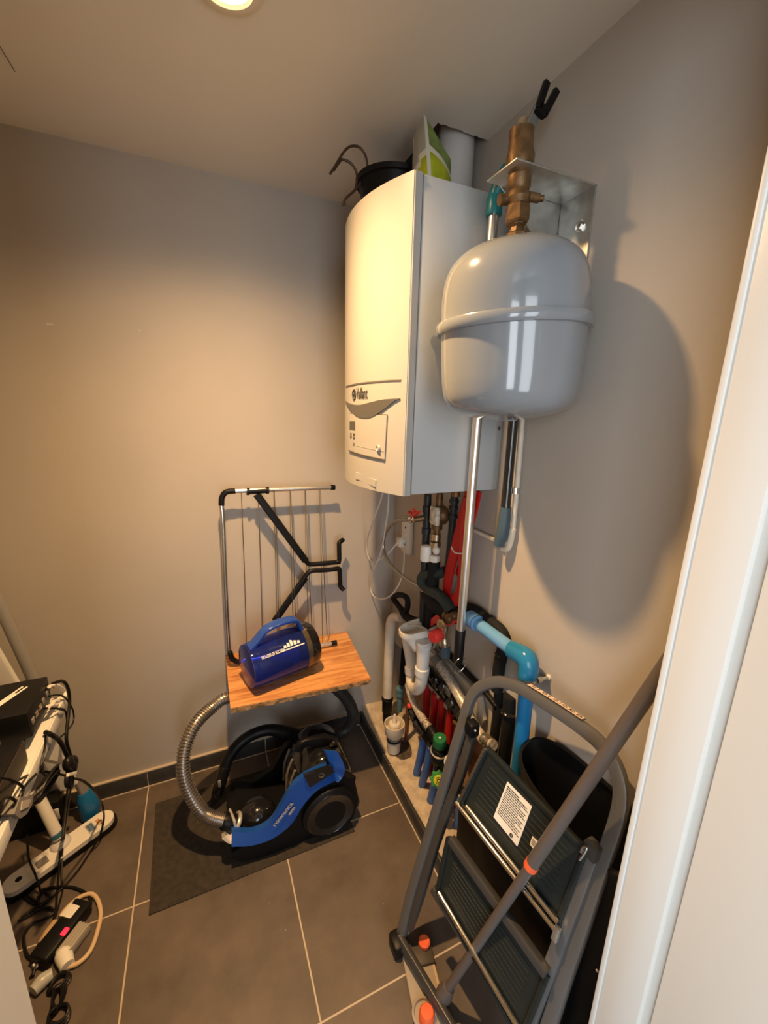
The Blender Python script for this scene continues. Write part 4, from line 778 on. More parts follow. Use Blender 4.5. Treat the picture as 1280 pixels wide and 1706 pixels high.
RY = 1.542
dr = Thing('drying_rack', 'folded metal drying rack with thin wires leaning on back wall above the shelf', 'drying rack', (0.26, 1.55, ZB))
fr_t = [(0.0575,1.548,1.1431),(0.0576,1.545,1.0507),(0.0524,1.545,0.8664),(0.049,1.545,0.6713),(0.0477,1.53,0.5574)]
dr.part('side_tube', MB().tube(fr_t, 0.0085, 14, 2), STEEL)
tt = [(0.1043,1.548,1.1841),(0.4701,1.548,1.179)]
dr.part('top_tube', MB().tube(tt, 0.0085, 14), ALU)
dr.part('corner_bend', MB().tube([(0.057,1.548,1.1344),(0.0608,1.548,1.1626),(0.0759,1.548,1.1813),(0.1063,1.548,1.184)], 0.0100, 14, 5), BLACK)
lt_ = [(0.0495,1.512,0.5727),(0.0564,1.512,0.5428),(0.0706,1.512,0.5264),(0.09,1.512,0.5191)]
dr.part('corner_bend', MB().tube(lt_, 0.0100, 14, 5), BLACK)
bt = [(0.09,1.512,0.5191),(0.4586,1.512,0.5204)]
dr.part('bottom_tube', MB().tube(bt, 0.0085, 14), ALU)
for q in [(0.4603,1.548,1.1795),(0.4775,1.548,1.1786)], [(0.4481,1.512,0.5199),(0.4718,1.512,0.5204)]: dr.part('end_cap', MB().cyl(q[0], q[1], 0.0102), BLACK)
for i, P in enumerate(([(0.1265,1.548,1.1785),(0.1222,1.545,0.9045),(0.1082,1.512,0.5278)], [(0.1842,1.548,1.1619),(0.1807,1.545,0.8969),(0.1692,1.512,0.5291)], [(0.2408,1.548,1.1745),(0.2374,1.545,0.9141),(0.227,1.512,0.5208)], [(0.243,1.548,1.1744),(0.2442,1.545,0.9132),(0.2341,1.512,0.5218)], [(0.3008,1.548,1.1759),(0.2978,1.545,0.9314),(0.2917,1.512,0.5193)], [(0.3031,1.548,1.1758),(0.3072,1.545,0.9303),(0.3014,1.512,0.5198)], [(0.358,1.548,1.1752),(0.3569,1.545,0.9244),(0.3534,1.512,0.5216)], [(0.3603,1.548,1.1751),(0.3641,1.545,0.9236),(0.3774,1.545,0.5507),(0.3635,1.512,0.5221)], [(0.4144,1.548,1.1746),(0.4178,1.545,0.9173),(0.4118,1.512,0.5224)], [(0.4192,1.548,1.1744),(0.4252,1.545,0.9164),(0.4397,1.545,0.5459),(0.417,1.512,0.5213)])):
    dr.part('wire', MB().tube(P, 0.0016, 6), STEEL)
ck = [(0.1451,1.548,1.1797),(0.1576,1.548,1.179),(0.2086,1.548,1.1808),(0.2236,1.548,1.18)]
dr.part('clamp', MB().cyl(ck[0], ck[3], 0.0105).lathe([(0.0135, 0), (0.0135, 0.010)], ck[0], Vector(ck[1]) - Vector(ck[0]), 16).lathe([(0.0135, -0.010), (0.0135, 0)], ck[3], Vector(ck[3]) - Vector(ck[2]), 16), BLACK)
au = [(0.1795,1.542,1.1678),(0.2658,1.542,1.0277),(0.3531,1.542,0.8907),(0.3697,1.542,0.8759),(0.4289,1.542,0.8708),(0.495,1.542,0.8675)]
dr.part('upper_arm', MB().bar([au[0], au[2]], 0.0135, 0.008, (1, 0, 0.7), 0.4).tube([(0.3319,1.54,0.9265),(0.3573,1.54,0.8858),(0.3741,1.54,0.8735),(0.4283,1.54,0.8703),(0.497,1.54,0.868)], 0.0095, 12, 4).tube(rounded([(0.4783,1.538,0.8685),(0.4925,1.538,0.8719),(0.4913,1.538,0.9521),(0.5125,1.548,0.9597)], 0.008), 0.0095, 12), BLACK)
dr.part('lower_arm', MB().bar([(0.2248,1.54,0.6547),(0.3512,1.54,0.8203)], 0.0125, 0.008, (1, 0, -0.7), 0.4).tube([(0.3358,1.538,0.8028),(0.3558,1.538,0.8333),(0.378,1.538,0.8456),(0.4275,1.538,0.8414),(0.4783,1.538,0.8397)], 0.0095, 12, 4).tube(rounded([(0.4701,1.545,0.8382),(0.496,1.545,0.8374),(0.4985,1.545,0.7567),(0.5121,1.538,0.7412)], 0.008), 0.0095, 12), BLACK)

# ---------------------------------------------------------------- mat and vacuum cleaner
mq = [(-0.2384,1.1044,0),(0.4091,1.1084,0),(0.4223,1.3669,0),(-0.1671,1.492,0)]
mq = [(-0.2386, 1.104, 0.0006), (0.412, 1.108, 0.0006), (0.40, 1.50, 0.0006), (-0.25, 1.50, 0.0006)]
single('felt_mat', 'dark felt mat on the floor under the blue vacuum cleaner', 'mat', MB().prism(mq, (0, 0, 0.0035)), MATT)
vc = Thing('vacuum_cleaner', 'black and blue canister vacuum cleaner with missing dust bin on the dark mat', 'vacuum cleaner', (0.23, 1.25, 0.004))
def side(prof, y0, y1, mb=None, b=0.0): return (mb or MB()).prism([(x, y0, z) for x, z in prof], (0, y1 - y0, 0))
base = MB(); side([(0.03, 0.018), (0.005, 0.05), (0.0, 0.085), (0.03, 0.105), (0.10, 0.075), (0.20, 0.055), (0.24, 0.05), (0.24, 0.012), (0.10, 0.010)], 1.155, 1.385, base)
vc.part('chassis', base, BLACK)
rear = MB()
rp1 = [(0.215, 0.03), (0.205, 0.10), (0.225, 0.18), (0.262, 0.255), (0.305, 0.285), (0.355, 0.283), (0.398, 0.255), (0.428, 0.20), (0.438, 0.13), (0.430, 0.06), (0.405, 0.025)]
rear_bm = bmesh.new(); vb_ = [rear_bm.verts.new((x, 1.165, z)) for x, z in rp1]; f0 = rear_bm.faces.new(vb_)
ex = bmesh.ops.extrude_face_region(rear_bm, geom=[f0]); bmesh.ops.translate(rear_bm, vec=(0, 0.215, 0), verts=[e for e in ex['geom'] if isinstance(e, bmesh.types.BMVert)])
bmesh.ops.recalc_face_normals(rear_bm, faces=rear_bm.faces[:]); bmesh.ops.bevel(rear_bm, geom=[e for e in rear_bm.edges if abs(e.verts[0].co.y - e.verts[1].co.y) < 0.01], offset=0.035, segments=4, affect='EDGES', profile=0.5)
rear_bm.verts.index_update(); rear.add([v.co.copy() for v in rear_bm.verts], [[v.index for v in f.verts] for f in rear_bm.faces]); rear_bm.free()
vc.part('motor_housing', rear, BLACKG)
skp = catmull([(0.415, 0.0, 0.022), (0.30, 0, 0.010), (0.16, 0, 0.006), (0.09, 0, 0.008), (0.040, 0, 0.018), (0.008, 0, 0.042), (0.0, 0, 0.072)], 5)
skp = [(p.x, p.z) for p in skp] + [(0.04, 0.085), (0.10, 0.082), (0.17, 0.115), (0.215, 0.19), (0.26, 0.232), (0.34, 0.235), (0.42, 0.20), (0.438, 0.10)]
vc.part('side_skirt', side(skp, 1.140, 1.168), BLACK)
vc.part('far_skirt', side(skp, 1.375, 1.40), BLACK)
wh = vc.part('wheel', MB().lathe([(0.0, -0.004), (0.030, -0.004), (0.070, 0.0), (0.082, 0.002), (0.094, 0.008), (0.098, 0.018), (0.098, 0.034), (0.09, 0.038)], (0.325, 1.118, 0.1045), (0, 1, 0), 56), BLACK)
vc.part('wheel', MB().lathe([(0.0, -0.004), (0.030, -0.004), (0.070, 0.0), (0.082, 0.002), (0.094, 0.008), (0.098, 0.018), (0.098, 0.034), (0.09, 0.038)], (0.325, 1.422, 0.1045), (0, -1, 0), 40), BLACK)
vc.part('wheel_rim', MB().lathe([(0.078, -0.0015), (0.080, -0.003), (0.083, -0.0015), (0.083, 0.002), (0.078, 0.002)], (0.325, 1.118, 0.1045), (0, 1, 0), 56), BLACKG, wh)
bu = [(0.0052,1.15,0.146),(0.0699,1.14,0.1264),(0.1235,1.135,0.144),(0.1599,1.132,0.1975),(0.1991,1.132,0.259),(0.2424,1.135,0.2847),(0.2901,1.145,0.2835),(0.3245,1.155,0.2759)]
bl = [(0.0017,1.135,0.1041),(0.063,1.13,0.0843),(0.1293,1.124,0.0886),(0.1917,1.124,0.1195),(0.2294,1.124,0.1754),(0.2774,1.124,0.2197),(0.3334,1.128,0.2278),(0.3637,1.135,0.2265)]
vc.part('blue_band', MB().strip(catmull(bu, 5), catmull(bl, 5), (0, 0.022, -0.004)), BLUEV, label='bright blue swooping side band')
b2u = [(0.3289,1.2,0.2969),(0.3554,1.2,0.2899),(0.3823,1.2,0.2698)]
bA = [(0.3193,1.165,0.3311),(0.3284,1.16,0.3049),(0.336,1.15,0.2787),(0.3423,1.15,0.2485),(0.3342,1.145,0.2362)]
bB = [(0.3621,1.15,0.3239),(0.3762,1.14,0.2902),(0.3834,1.135,0.2543),(0.3746,1.135,0.2272),(0.3549,1.128,0.2191)]
vc.part('blue_band', MB().strip(catmull(bA, 4), catmull(bB, 4), (-0.004, 0.014, -0.004)), BLUEV)
bt_ = [(0.2365,1.126,0.2957),(0.331,1.126,0.2979),(0.3436,1.126,0.2682),(0.2556,1.126,0.2392)]
vc.part('power_button', MB().prism([Vector(p) + Vector((0, -0.003, 0.004)) for p in bt_], (0.002, 0.02, -0.01)), BLACKG, label='black glossy power button')
pc = (Vector(bt_[0]) + Vector(bt_[1]) + Vector(bt_[2]) + Vector(bt_[3])) / 4 + Vector((0.004, -0.0045, 0.004))
du = (Vector(bt_[1]) - Vector(bt_[0])).normalized(); dv = (Vector(bt_[0]) - Vector(bt_[3])).normalized()
vc.part('power_symbol', MB().tube([pc + (du * math.sin(t) + dv * math.cos(t)) * 0.0085 for t in [0.6 + 5.1 * k / 16 for k in range(17)]], 0.0008, 5).tube([pc + dv * 0.002, pc + dv * 0.010], 0.0008, 5), GREYP)
# wordmark on the band
tx = [(0.1375,1.128,0.1329),(0.2007,1.128,0.2011)]
ta, tb_ = Vector(tx[0]), Vector(tx[1]); du = (tb_ - ta).normalized(); nv_ = Vector((0, -1, 0.15)).normalized(); dv = (nv_.cross(du)).normalized()
if dv.z < 0: dv = -dv
tv, tf = text_verts('rowenta', 0.022, bold=0.0005); w0 = max(v.x for v in tv); k_ = (tb_ - ta).length / w0; dv = dv
lx = MB(); lx.add([ta + du * v.x * k_ + dv * v.y * 1.0 + nv_ * 0.0045 for v in tv], tf); vc.part('lettering', lx, SILVER, label='silver wordmark')
ov = [(0.185,1.124,0.1653),(0.2025,1.124,0.1872)]
vc.part('badge', MB().bar([Vector(ov[0]) + nv_ * 0.004, Vector(ov[1]) + nv_ * 0.004], 0.0045, 0.0012, dv, 0.6), SILVER)
tv, tf = text_verts('xtrem', 0.007); w0 = max(v.x for v in tv); L_ = (Vector(ov[1]) - Vector(ov[0])).length; du2 = (Vector(ov[1]) - Vector(ov[0])).normalized()
bx_ = MB(); bx_.add([Vector(ov[0]) + nv_ * 0.0056 + du2 * v.x * (L_ / w0) + dv * (v.y - 0.0025) for v in tv], tf); vc.part('badge_text', bx_, BLUEV)
vc.part('dome', MB().ball((0.093, 1.235, 0.075), 0.066, 28, (1.0, 0.95, 0.95)), BLACKG, label='glossy black dome over the hose port')
sv_ = MB(); sv_.strip([(0.0051,1.2,0.0835),(-0.0135,1.165,0.1229),(-0.025,1.165,0.1137)], [(0.0386,1.15,0.1176),(0.0197,1.15,0.077),(-0.0115,1.15,0.11)], (0.0, 0.02, 0.0)); vc.part('silver_nose', sv_, SILVER)
pp = Vector([(0.0185,1.2,0.1178)][0]); pd = (Vector([(-0.0526,1.21,0.1645)][0]) - pp).normalized()
vc.part('silver_collar', MB().lathe([(0.026, -0.012), (0.035, -0.006), (0.0365, 0.0), (0.034, 0.004), (0.026, 0.005)], pp, pd, 28), SILVER)
vc.part('silver_collar', MB().tube([(0.0053,1.23,0.1491),(0.0154,1.18,0.1565),(0.0202,1.17,0.1233),(0.037,1.155,0.1126)], 0.0045, 8, 4), SILVER)
vc.part('hose_cuff', MB().lathe([(0.026, 0.0), (0.028, 0.004), (0.026, 0.040), (0.023, 0.046)], pp, pd, 24), BLACK)
hn = [(0.2813,1.19,0.3203),(0.2436,1.24,0.295),(0.2548,1.24,0.3165),(0.2852,1.24,0.3186),(0.327,1.24,0.3093),(0.3652,1.24,0.2882),(0.3682,1.22,0.2808)]
vc.part('carry_handle', MB().bar(hn[1:], 0.010, 0.016, (0, 1, 0), 0.45, 4), BLACK)
for i in range(4):
    x = 0.222 + i * 0.001; y = 1.19 + i * 0.052
    vc.part('filter_rib', MB().tube([(0.206, y, 0.08), (0.212, y + 0.004, 0.15), (0.232, y + 0.006, 0.205)], 0.005, 8, 3), GREYP)
for q in [(0.4337,1.2,0.1356),(0.4416,1.2,0.0407)]: vc.part('rear_bumper', MB().ball(q, 0.013, 14, (1.1, 1, 1)).cyl(q, (0.43, q[1], q[2]), 0.008), BLACK)
vc.part('caster', MB().cyl((0.06, 1.24, 0.016), (0.06, 1.27, 0.016), 0.0125), BLACK)
# hose: metallic front half looping to the left, dark rear half, curved wand handle
hz = Thing('vacuum_hose', 'ribbed metallic vacuum hose arching up behind the shelf with dark rear half', 'hose', [(-0.1057,1.25,0.2237)][0])
hA = [pp + pd * 0.035] + [(-0.053,1.22,0.1537),(-0.0822,1.24,0.1749),(-0.114,1.27,0.236),(-0.1272,1.3,0.3044),(-0.1145,1.34,0.3605),(-0.0799,1.38,0.4011),(-0.0292,1.42,0.4166),(0.0299,1.44,0.4302)] + [Vector((0.13, 1.46, 0.385))]
hA = [Vector(p) for p in hA]
dns = catmull(hA, 44); hz.part('metallic_half', MB().tube(dns, [0.0205 + 0.0022 * (1 if (i % 6) < 3 else -1) for i in range(len(dns))], 18), HOSEM)
hB = [Vector((0.12, 1.46, 0.38)), Vector((0.26, 1.47, 0.405)), Vector((0.40, 1.46, 0.395))] + [(0.454,1.44,0.345),(0.4955,1.43,0.2853),(0.5174,1.43,0.2137),(0.5014,1.43,0.1586),(0.4584,1.43,0.1396),(0.3902,1.43,0.1537),(0.3269,1.43,0.1722),(0.2705,1.43,0.1884)]
dns = catmull([Vector(p) for p in hB], 34); hz.part('dark_half', MB().tube(dns, [0.0235 + 0.0013 * (1 if (i % 6) < 3 else -1) for i in range(len(dns))], 18), HOSED)
wd_ = Thing('wand_handle', 'black curved vacuum wand handle resting on the floor behind the cleaner', 'vacuum handle', [(-0.0129,1.4,0.1124)][0])
wd_.part('curved_tube', MB().tube([(0.2802,1.43,0.1851),(0.2189,1.43,0.2257),(0.1687,1.43,0.2508),(0.1167,1.43,0.2517),(0.0644,1.42,0.2398),(0.0253,1.41,0.2083),(-0.0037,1.4,0.158)], [0.026, 0.025, 0.021, 0.021, 0.021, 0.020, 0.020], 16, 5), BLACK)
wd_.part('grip', MB().tube([(0.0036,1.4,0.1741),(-0.0199,1.4,0.1015),(-0.0386,1.4,0.0399)], [0.021, 0.0225, 0.019], 16, 4), BLACKG)
wd_.part('slider', MB().box([(-0.0218,1.378,0.1212)][0], (0.012, 0.006, 0.03), 0.003), GREYP)
wd_.part('tip', MB().tube([(-0.0354,1.39,0.0628),(-0.0495,1.39,0.0383),(-0.0686,1.39,0.0328)], [0.016, 0.014, 0.010], 12, 3), BLACK)
wd_.part('lower_duct', MB().tube([(0.2682,1.42,0.1803),(0.233,1.42,0.1266),(0.176,1.42,0.0609),(0.1042,1.42,0.011)], [0.022, 0.020, 0.018, 0.014], 12, 4), BLACK)

# ---------------------------------------------------------------- black tub on the ledge
tu = Thing('plastic_tub', 'deep black plastic tub standing on the ledge behind the step ladder', 'tub', (0.72, 0.53, 0.072))
def tub_ring(cx, cy, a, b, z, tilt=0.0, n=44, p=2.6):
    out = []
    for k in range(n):
        t = 2 * PI * k / n; c, s = math.cos(t), math.sin(t)
        x = a * math.copysign(abs(c) ** (2 / p), c); y = b * math.copysign(abs(s) ** (2 / p), s); out.append(Vector((cx + x, cy + y, z + tilt * x)))
    return out
T_ = (0.712, 0.495)
rings = [tub_ring(0.730, 0.50, 0.055, 0.135, 0.072), tub_ring(0.730, 0.50, 0.070, 0.150, 0.082), tub_ring(*T_, 0.050, 0.164, 0.628, 0.7), tub_ring(*T_, 0.054, 0.170, 0.640, 0.7), tub_ring(*T_, 0.055, 0.171, 0.652, 0.7), tub_ring(*T_, 0.049, 0.164, 0.654, 0.7), tub_ring(*T_, 0.044, 0.158, 0.62, 0.7), tub_ring(0.730, 0.50, 0.060, 0.140, 0.10), tub_ring(0.730, 0.50, 0.045, 0.12, 0.09)]
n = 44; tm_ = MB(); vs = [p for r in rings for p in r]; fs = []
for i in range(len(rings) - 1):
    for k in range(n): fs.append([i * n + k, i * n + (k + 1) % n, (i + 1) * n + (k + 1) % n, (i + 1) * n + k])
fs.append(list(range(n))[::-1]); fs.append([(len(rings) - 1) * n + k for k in range(n)])
tm_.add(vs, fs); tu.part('shell', tm_, TUBB)
tu.part('rivet', MB().ball([(0.735,0.5011,0.7203)][0], 0.004, 8), GALV)

cr_ = Thing('dark_gap_filler', 'black narrow crate added to fill the dark gap, behind step ladder and below the tub', 'filler', (0.64, 0.62, 0.072))  # added black slab that keeps the gap between the ladder treads dark
cr_.part('panel', MB().span((0.622, 0.40, 0.072), (0.646, 0.80, 0.40), 0.004), TUBB)
cr_.part('rim', MB().span((0.618, 0.395, 0.395), (0.650, 0.805, 0.410), 0.003), BLACK)

# ---------------------------------------------------------------- folded step ladder leaning on the right wall
LU = Vector((0.2891, 0.0628, 0.9552)).normalized(); LV = Vector((0.1839, -0.9829, 0.009)).normalized(); LN = Vector((-0.9395, -0.1731, 0.2957)).normalized()
ld = Thing('step_ladder', 'folded grey step ladder with dark treads leaning against the right wall', 'step ladder', (0.45, 0.55, 0.002))
hoop = [(0.4144,0.7683,0.0189),(0.4569,0.7646,0.1516),(0.4978,0.7712,0.2855),(0.5401,0.7783,0.4239),(0.5823,0.7866,0.5628),(0.6078,0.7908,0.6464),(0.6267,0.7944,0.7086),(0.6433,0.7821,0.7539),(0.6621,0.7452,0.7921),(0.6758,0.7034,0.8112),(0.6867,0.6565,0.8183),(0.7024,0.5739,0.8199),(0.712,0.5195,0.8188),(0.7182,0.4755,0.8126),(0.719,0.4395,0.7941),(0.7138,0.4157,0.7637),(0.7048,0.4042,0.7284),(0.6891,0.3986,0.6753),(0.6673,0.3961,0.6046),(0.6252,0.3882,0.4661),(0.5879,0.3824,0.3441),(0.5528,0.376,0.2288),(0.5217,0.37,0.1267)]
hoop = [Vector(p) for p in hoop]
foot_l = Vector((0.412, 0.744, 0.012)); foot_r = Vector((0.487, 0.363, 0.012))
hoop = hoop[1:20] + [Vector(hoop[20])]
hoop = [foot_l] + hoop[0:] + [foot_r]
ld.part('front_hoop', MB().bar(hoop, 0.0105, 0.0145, LN, 0.45, 3), LADL)
rl = [(0.6153,0.7584,0.6376),(0.5818,0.7495,0.5261),(0.5549,0.7514,0.4416),(0.513,0.7499,0.3078),(0.472,0.7414,0.1726),(0.4402,0.7401,0.0707)]
ld.part('rear_leg', MB().bar(rl, 0.009, 0.0122, LN, 0.4, 2), LADG)
rr = [(0.6608,0.4129,0.6208),(0.6317,0.4097,0.5263),(0.5966,0.4081,0.414),(0.557,0.4059,0.2867),(0.5251,0.4034,0.1841)]
ld.part('rear_leg', MB().bar(rr, 0.010, 0.0135, LN, 0.4, 2), LADL)  # same coat as the other rear leg, coloured lighter for reflected daylight
bk_ = [(0.6077,0.7509,0.6632),(0.6054,0.7379,0.6484)]
ld.part('pivot_block', MB().box(bk_[0], (0.030, 0.030, 0.040), 0.006), BLACK)
ld.part('pivot_rivet', MB().ball([(0.5986,0.7271,0.6781)][0], 0.0035, 8), STEEL)
ld.part('hinge_block', MB().box([(0.66,0.4141,0.6322)][0], (0.026, 0.030, 0.032), 0.004), LADG)
ld.part('hinge_rod', MB().cyl([(0.665,0.4117,0.6264)][0], [(0.6778,0.3967,0.6381)][0], 0.008), GALV)
def panel(q, th, rimw, nr):
    q = [Vector(p) for p in q]; mb = MB(); mb.prism(q, -LN * th)
    # raised rim bars
    for a, b in ((0, 1), (1, 2), (2, 3), (3, 0)):
        mb.bar([q[a], q[b]], 0.006, rimw, LN, 0.3)
    for k in range(nr):
        t = (k + 1) / (nr + 1); a = q[0].lerp(q[3], 0.12 + 0.76 * t); b = q[1].lerp(q[2], 0.12 + 0.76 * t)
        a2 = a.lerp(b, 0.10); b2 = a.lerp(b, 0.90); mb.bar([a2, b2], 0.0012, 0.0022, LN)
    return mb
q1 = [(0.6111,0.6903,0.6521),(0.6514,0.4224,0.6233),(0.6032,0.4198,0.4687),(0.557,0.7028,0.4877)]
t1 = ld.part('tread', panel(q1, 0.012, 0.006, 9), TREAD, label='upper dark ribbed tread')
q2 = [(0.5242,0.7034,0.3903),(0.572,0.4037,0.367),(0.5217,0.4029,0.2068),(0.4867,0.6818,0.2588)]
t2 = ld.part('tread', panel(q2, 0.012, 0.006, 9), TREAD, label='lower dark ribbed tread')
ld.part('chrome_bar', MB().cyl([(0.5435,0.7103,0.4896)][0], [(0.5893,0.4115,0.4603)][0], 0.0055), CHROME)
ld.part('chrome_bar', MB().cyl([(0.5524,0.6795,0.5067)][0], [(0.5925,0.4143,0.4787)][0], 0.0052), CHROME)
ld.part('chrome_bar', MB().cyl([(0.4815,0.6714,0.2699)][0], [(0.5187,0.4109,0.2357)][0], 0.0055), CHROME)
ld.part('cross_bar', MB().bar([(0.4844,0.7009,0.2424),(0.5115,0.5311,0.2289),(0.5256,0.4184,0.2079)], 0.008, 0.010, LN), LADG)
ld.part('tread_front', MB().bar([(0.5221,0.6901,0.403),(0.5666,0.4012,0.3753)], 0.010, 0.010, LN, 0.3), LADG)
ld.part('rim_highlight', MB().bar([(0.6022,0.6885,0.6532),(0.5478,0.7058,0.4905)], 0.0035, 0.0035, LN), STEEL)
ld.part('latch', MB().tube([(0.6376,0.4226,0.6271),(0.642,0.4213,0.6401),(0.6437,0.4161,0.6426),(0.6384,0.4175,0.6267),(0.6339,0.42,0.6137)], 0.003, 8, 3), STEEL)
ld.part('end_bracket', MB().bar([(0.5906,0.4113,0.4712),(0.5828,0.4091,0.4452)], 0.005, 0.006, LN), GALV)
lq = [(0.6136,0.6128,0.6231),(0.6247,0.5431,0.6177),(0.5942,0.5418,0.5201),(0.5839,0.6143,0.5297)]
ld.part('paper_label', MB().prism([Vector(p) for p in lq], -LN * 0.0012), PAPER, t1, label='white paper instruction label')
lines = MB(); q = [Vector(p) + LN * 0.0002 for p in lq]
for k in range(15):
    t = 0.07 + k * 0.052; a = q[0].lerp(q[3], t); b = q[1].lerp(q[2], t); e = (0.93, 0.88, 0.95, 0.7)[k % 4] if k else 0.55
    x = 0.06
    while x < e:
        w_ = random.uniform(0.05, 0.13); x2 = min(e, x + w_); lines.strip([a.lerp(b, x), a.lerp(b, x2)], [a.lerp(b, x) + (q[3] - q[0]) * (0.030 if k < 2 else 0.022), a.lerp(b, x2) + (q[3] - q[0]) * (0.030 if k < 2 else 0.022)], LN * 0.0002); x = x2 + 0.015
a = q[0].lerp(q[3], 0.93); b = q[1].lerp(q[2], 0.93)
lines.tube([a.lerp(b, 0.72) + (LV * math.cos(t) - LU * math.sin(t)) * 0.0032 for t in [2 * PI * i / 12 for i in range(12)]], 0.0016, 5, closed=True)
ld.part('label_print', lines, INK, t1)
lq = [(0.6124,0.5209,0.5658),(0.616,0.5012,0.5655),(0.6088,0.5048,0.5447),(0.6068,0.5194,0.5468)]
ld.part('paper_label', MB().prism([Vector(p) for p in lq], -LN * 0.0012), PAPER, t1, label='small white square label')
q = [Vector(p) + LN * 0.0002 for p in lq]; sm3 = MB()
for t in (0.2, 0.36, 0.52, 0.68): sm3.strip([q[0].lerp(q[3], t).lerp(q[1].lerp(q[2], t), 0.15), q[0].lerp(q[3], t).lerp(q[1].lerp(q[2], t), 0.6)], [q[0].lerp(q[3], t + .07).lerp(q[1].lerp(q[2], t + .07), 0.15), q[0].lerp(q[3], t + .07).lerp(q[1].lerp(q[2], t + .07), 0.6)], LN * 0.0002)
sm3.ball(q[1].lerp(q[2], 0.5).lerp(q[0].lerp(q[3], 0.5), 0.2), 0.003, 8, (0.5, 1, 1)); ld.part('label_print', sm3, INK, t1)
tA = [(0.6922,0.6481,0.831),(0.6965,0.625,0.831),(0.7022,0.5934,0.8309),(0.7075,0.563,0.8297),(0.7121,0.5372,0.8293),(0.7151,0.5173,0.8272)]; tB = [(0.689,0.6515,0.8228),(0.6933,0.6283,0.823),(0.6992,0.5965,0.8231),(0.7045,0.5659,0.8221),(0.7092,0.54,0.8219),(0.7122,0.5214,0.8203)]
up_n = (LU * 0.9 + LN * 0.1).normalized()
hA = [Vector(p) for p in [(0.6867,0.6565,0.8183),(0.7024,0.5739,0.8199),(0.712,0.5195,0.8188)]]
tapeA = [p + LU * 0.0188 + LN * 0.0085 for p in catmull(hA, 6)]; tapeB = [p + LU * 0.0188 - LN * 0.0085 for p in catmull(hA, 6)]
ld.part('top_sticker', MB().strip(tapeA, tapeB, LU * 0.0006), mat('peach_paper', (0.72, 0.56, 0.44), 0.7), label='pale printed strip')
mk = MB(); tp = catmull(hA, 6)
for k in range(6):
    i = 1 + int(k * (len(tp) - 3) / 5); a = tp[i] + LU * 0.0196; d = (tp[i + 1] - tp[i]).normalized()
    mk.tube([a + d * 0.005 * math.cos(t) + LN * 0.0045 * math.sin(t) for t in [2 * PI * j / 10 for j in range(10)]], 0.0009, 4, closed=True)
    mk.tube([a + d * 0.012 + LN * 0.006, a + d * 0.012 - LN * 0.006], 0.0009, 4)
ld.part('sticker_print', mk, INK)
for p in (foot_l, foot_r): ld.part('rubber_foot', MB().box(p + Vector((0, 0, 0.012)), (0.046, 0.050, 0.044), 0.008), BLACK)
ld.part('foot_bar', MB().bar([foot_l + Vector((0, 0, 0.032)), foot_r + Vector((0, 0, 0.032))], 0.008, 0.012, LN, 0.3), LADG)
for q in [(0.6687,0.3764,0.638),(0.6141,0.3565,0.4528)]: ld.part('rivet', MB().ball(Vector(q) + LV * 0.018, 0.0035, 8), STEEL)

# ---------------------------------------------------------------- brown mop leaning across the ladder
mo = Thing('flat_mop', 'brown-grey mop pole with orange ring leaning diagonally in front of the step ladder', 'mop', (0.43, 0.60, 0.002))
HB = Vector((0.440, 0.612, 0.052)); HT = Vector((0.752, 0.332, 1.165))
q = [(0.44,0.572,0.0875),(0.44,0.5825,0.0535)]
HB = Vector([(0.4644,0.5913,0.055)][0]); HT0 = Vector([(0.69,0.3752,1.0421)][0]); hd_ = (HT0 - HB); HT = HB + hd_ * 1.17
mid = HB + hd_ * 0.50
mo.part('lower_tube', MB().tube([HB, mid], 0.0105, 18), TAUPEP)
up_p = mo.part('upper_tube', MB().tube([mid, HT], 0.0135, 18), TAUPEP)
mo.part('orange_ring', MB().cyl(mid - hd_.normalized() * 0.006, mid + hd_.normalized() * 0.008, 0.0142, 20), ORANGE, label='orange ring')
rs_ = hd_.normalized().cross(Vector((1, -0.4, 0))).normalized()
mo.part('joint', MB().tube([HB + hd_ * 0.03, HB, HB - hd_.normalized() * 0.03], [0.015, 0.021, 0.018], 16, 3).ball(HB - hd_.normalized() * 0.030, 0.020, 14), TAUPEP)
plq = [Vector(p) for p in [(0.405,0.7324,0.012),(0.5113,0.7473,0.012),(0.4749,0.5509,0.012),(0.3708,0.5745,0.012)]]
pu = Vector((-0.21, -0.978, 0)).normalized(); pv = Vector((0.978, -0.21, 0)).normalized(); PA = Vector((0.414, 0.7355, 0))
def on_plate(a, b, z): p = PA + pu * a + pv * b; return (p.x, p.y, z)
def plate_block(a0, a1, b0, b1, z0, z1, bev): 
    c = on_plate((a0 + a1) / 2, (b0 + b1) / 2, (z0 + z1) / 2)
    return MB().box(c, (a1 - a0, b1 - b0, z1 - z0), bev, Matrix((pu, pv, Vector((0, 0, 1)))).transposed())
mo.part('mop_plate', plate_block(0.005, 0.40, 0.0, 0.078, 0.003, 0.013, 0.004), BEIGEP)
mo.part('plate_edge', plate_block(0.05, 0.40, 0.075, 0.083, 0.003, 0.016, 0.002), mat('tan_edge', (0.52, 0.40, 0.27), 0.5))
mo.part('corner_clip', plate_block(-0.004, 0.05, 0.022, 0.086, 0.004, 0.021, 0.006), mat('dark_taupe', (0.06, 0.05, 0.042), 0.5))
mo.part('orange_stud', MB().lathe([(0.0165, 0), (0.0165, 0.010), (0.013, 0.013), (0.0, 0.011)], [(0.4772,0.7158,0.022)][0], (0, 0, 1), 22), ORANGE, label='orange round stud')
mo.part('stud_ring', MB().lathe([(0.031, 0), (0.031, 0.006), (0.026, 0.008), (0.024, 0.0)], [(0.411,0.5963,0.012)][0], (0, 0, 1), 30), BEIGEP)
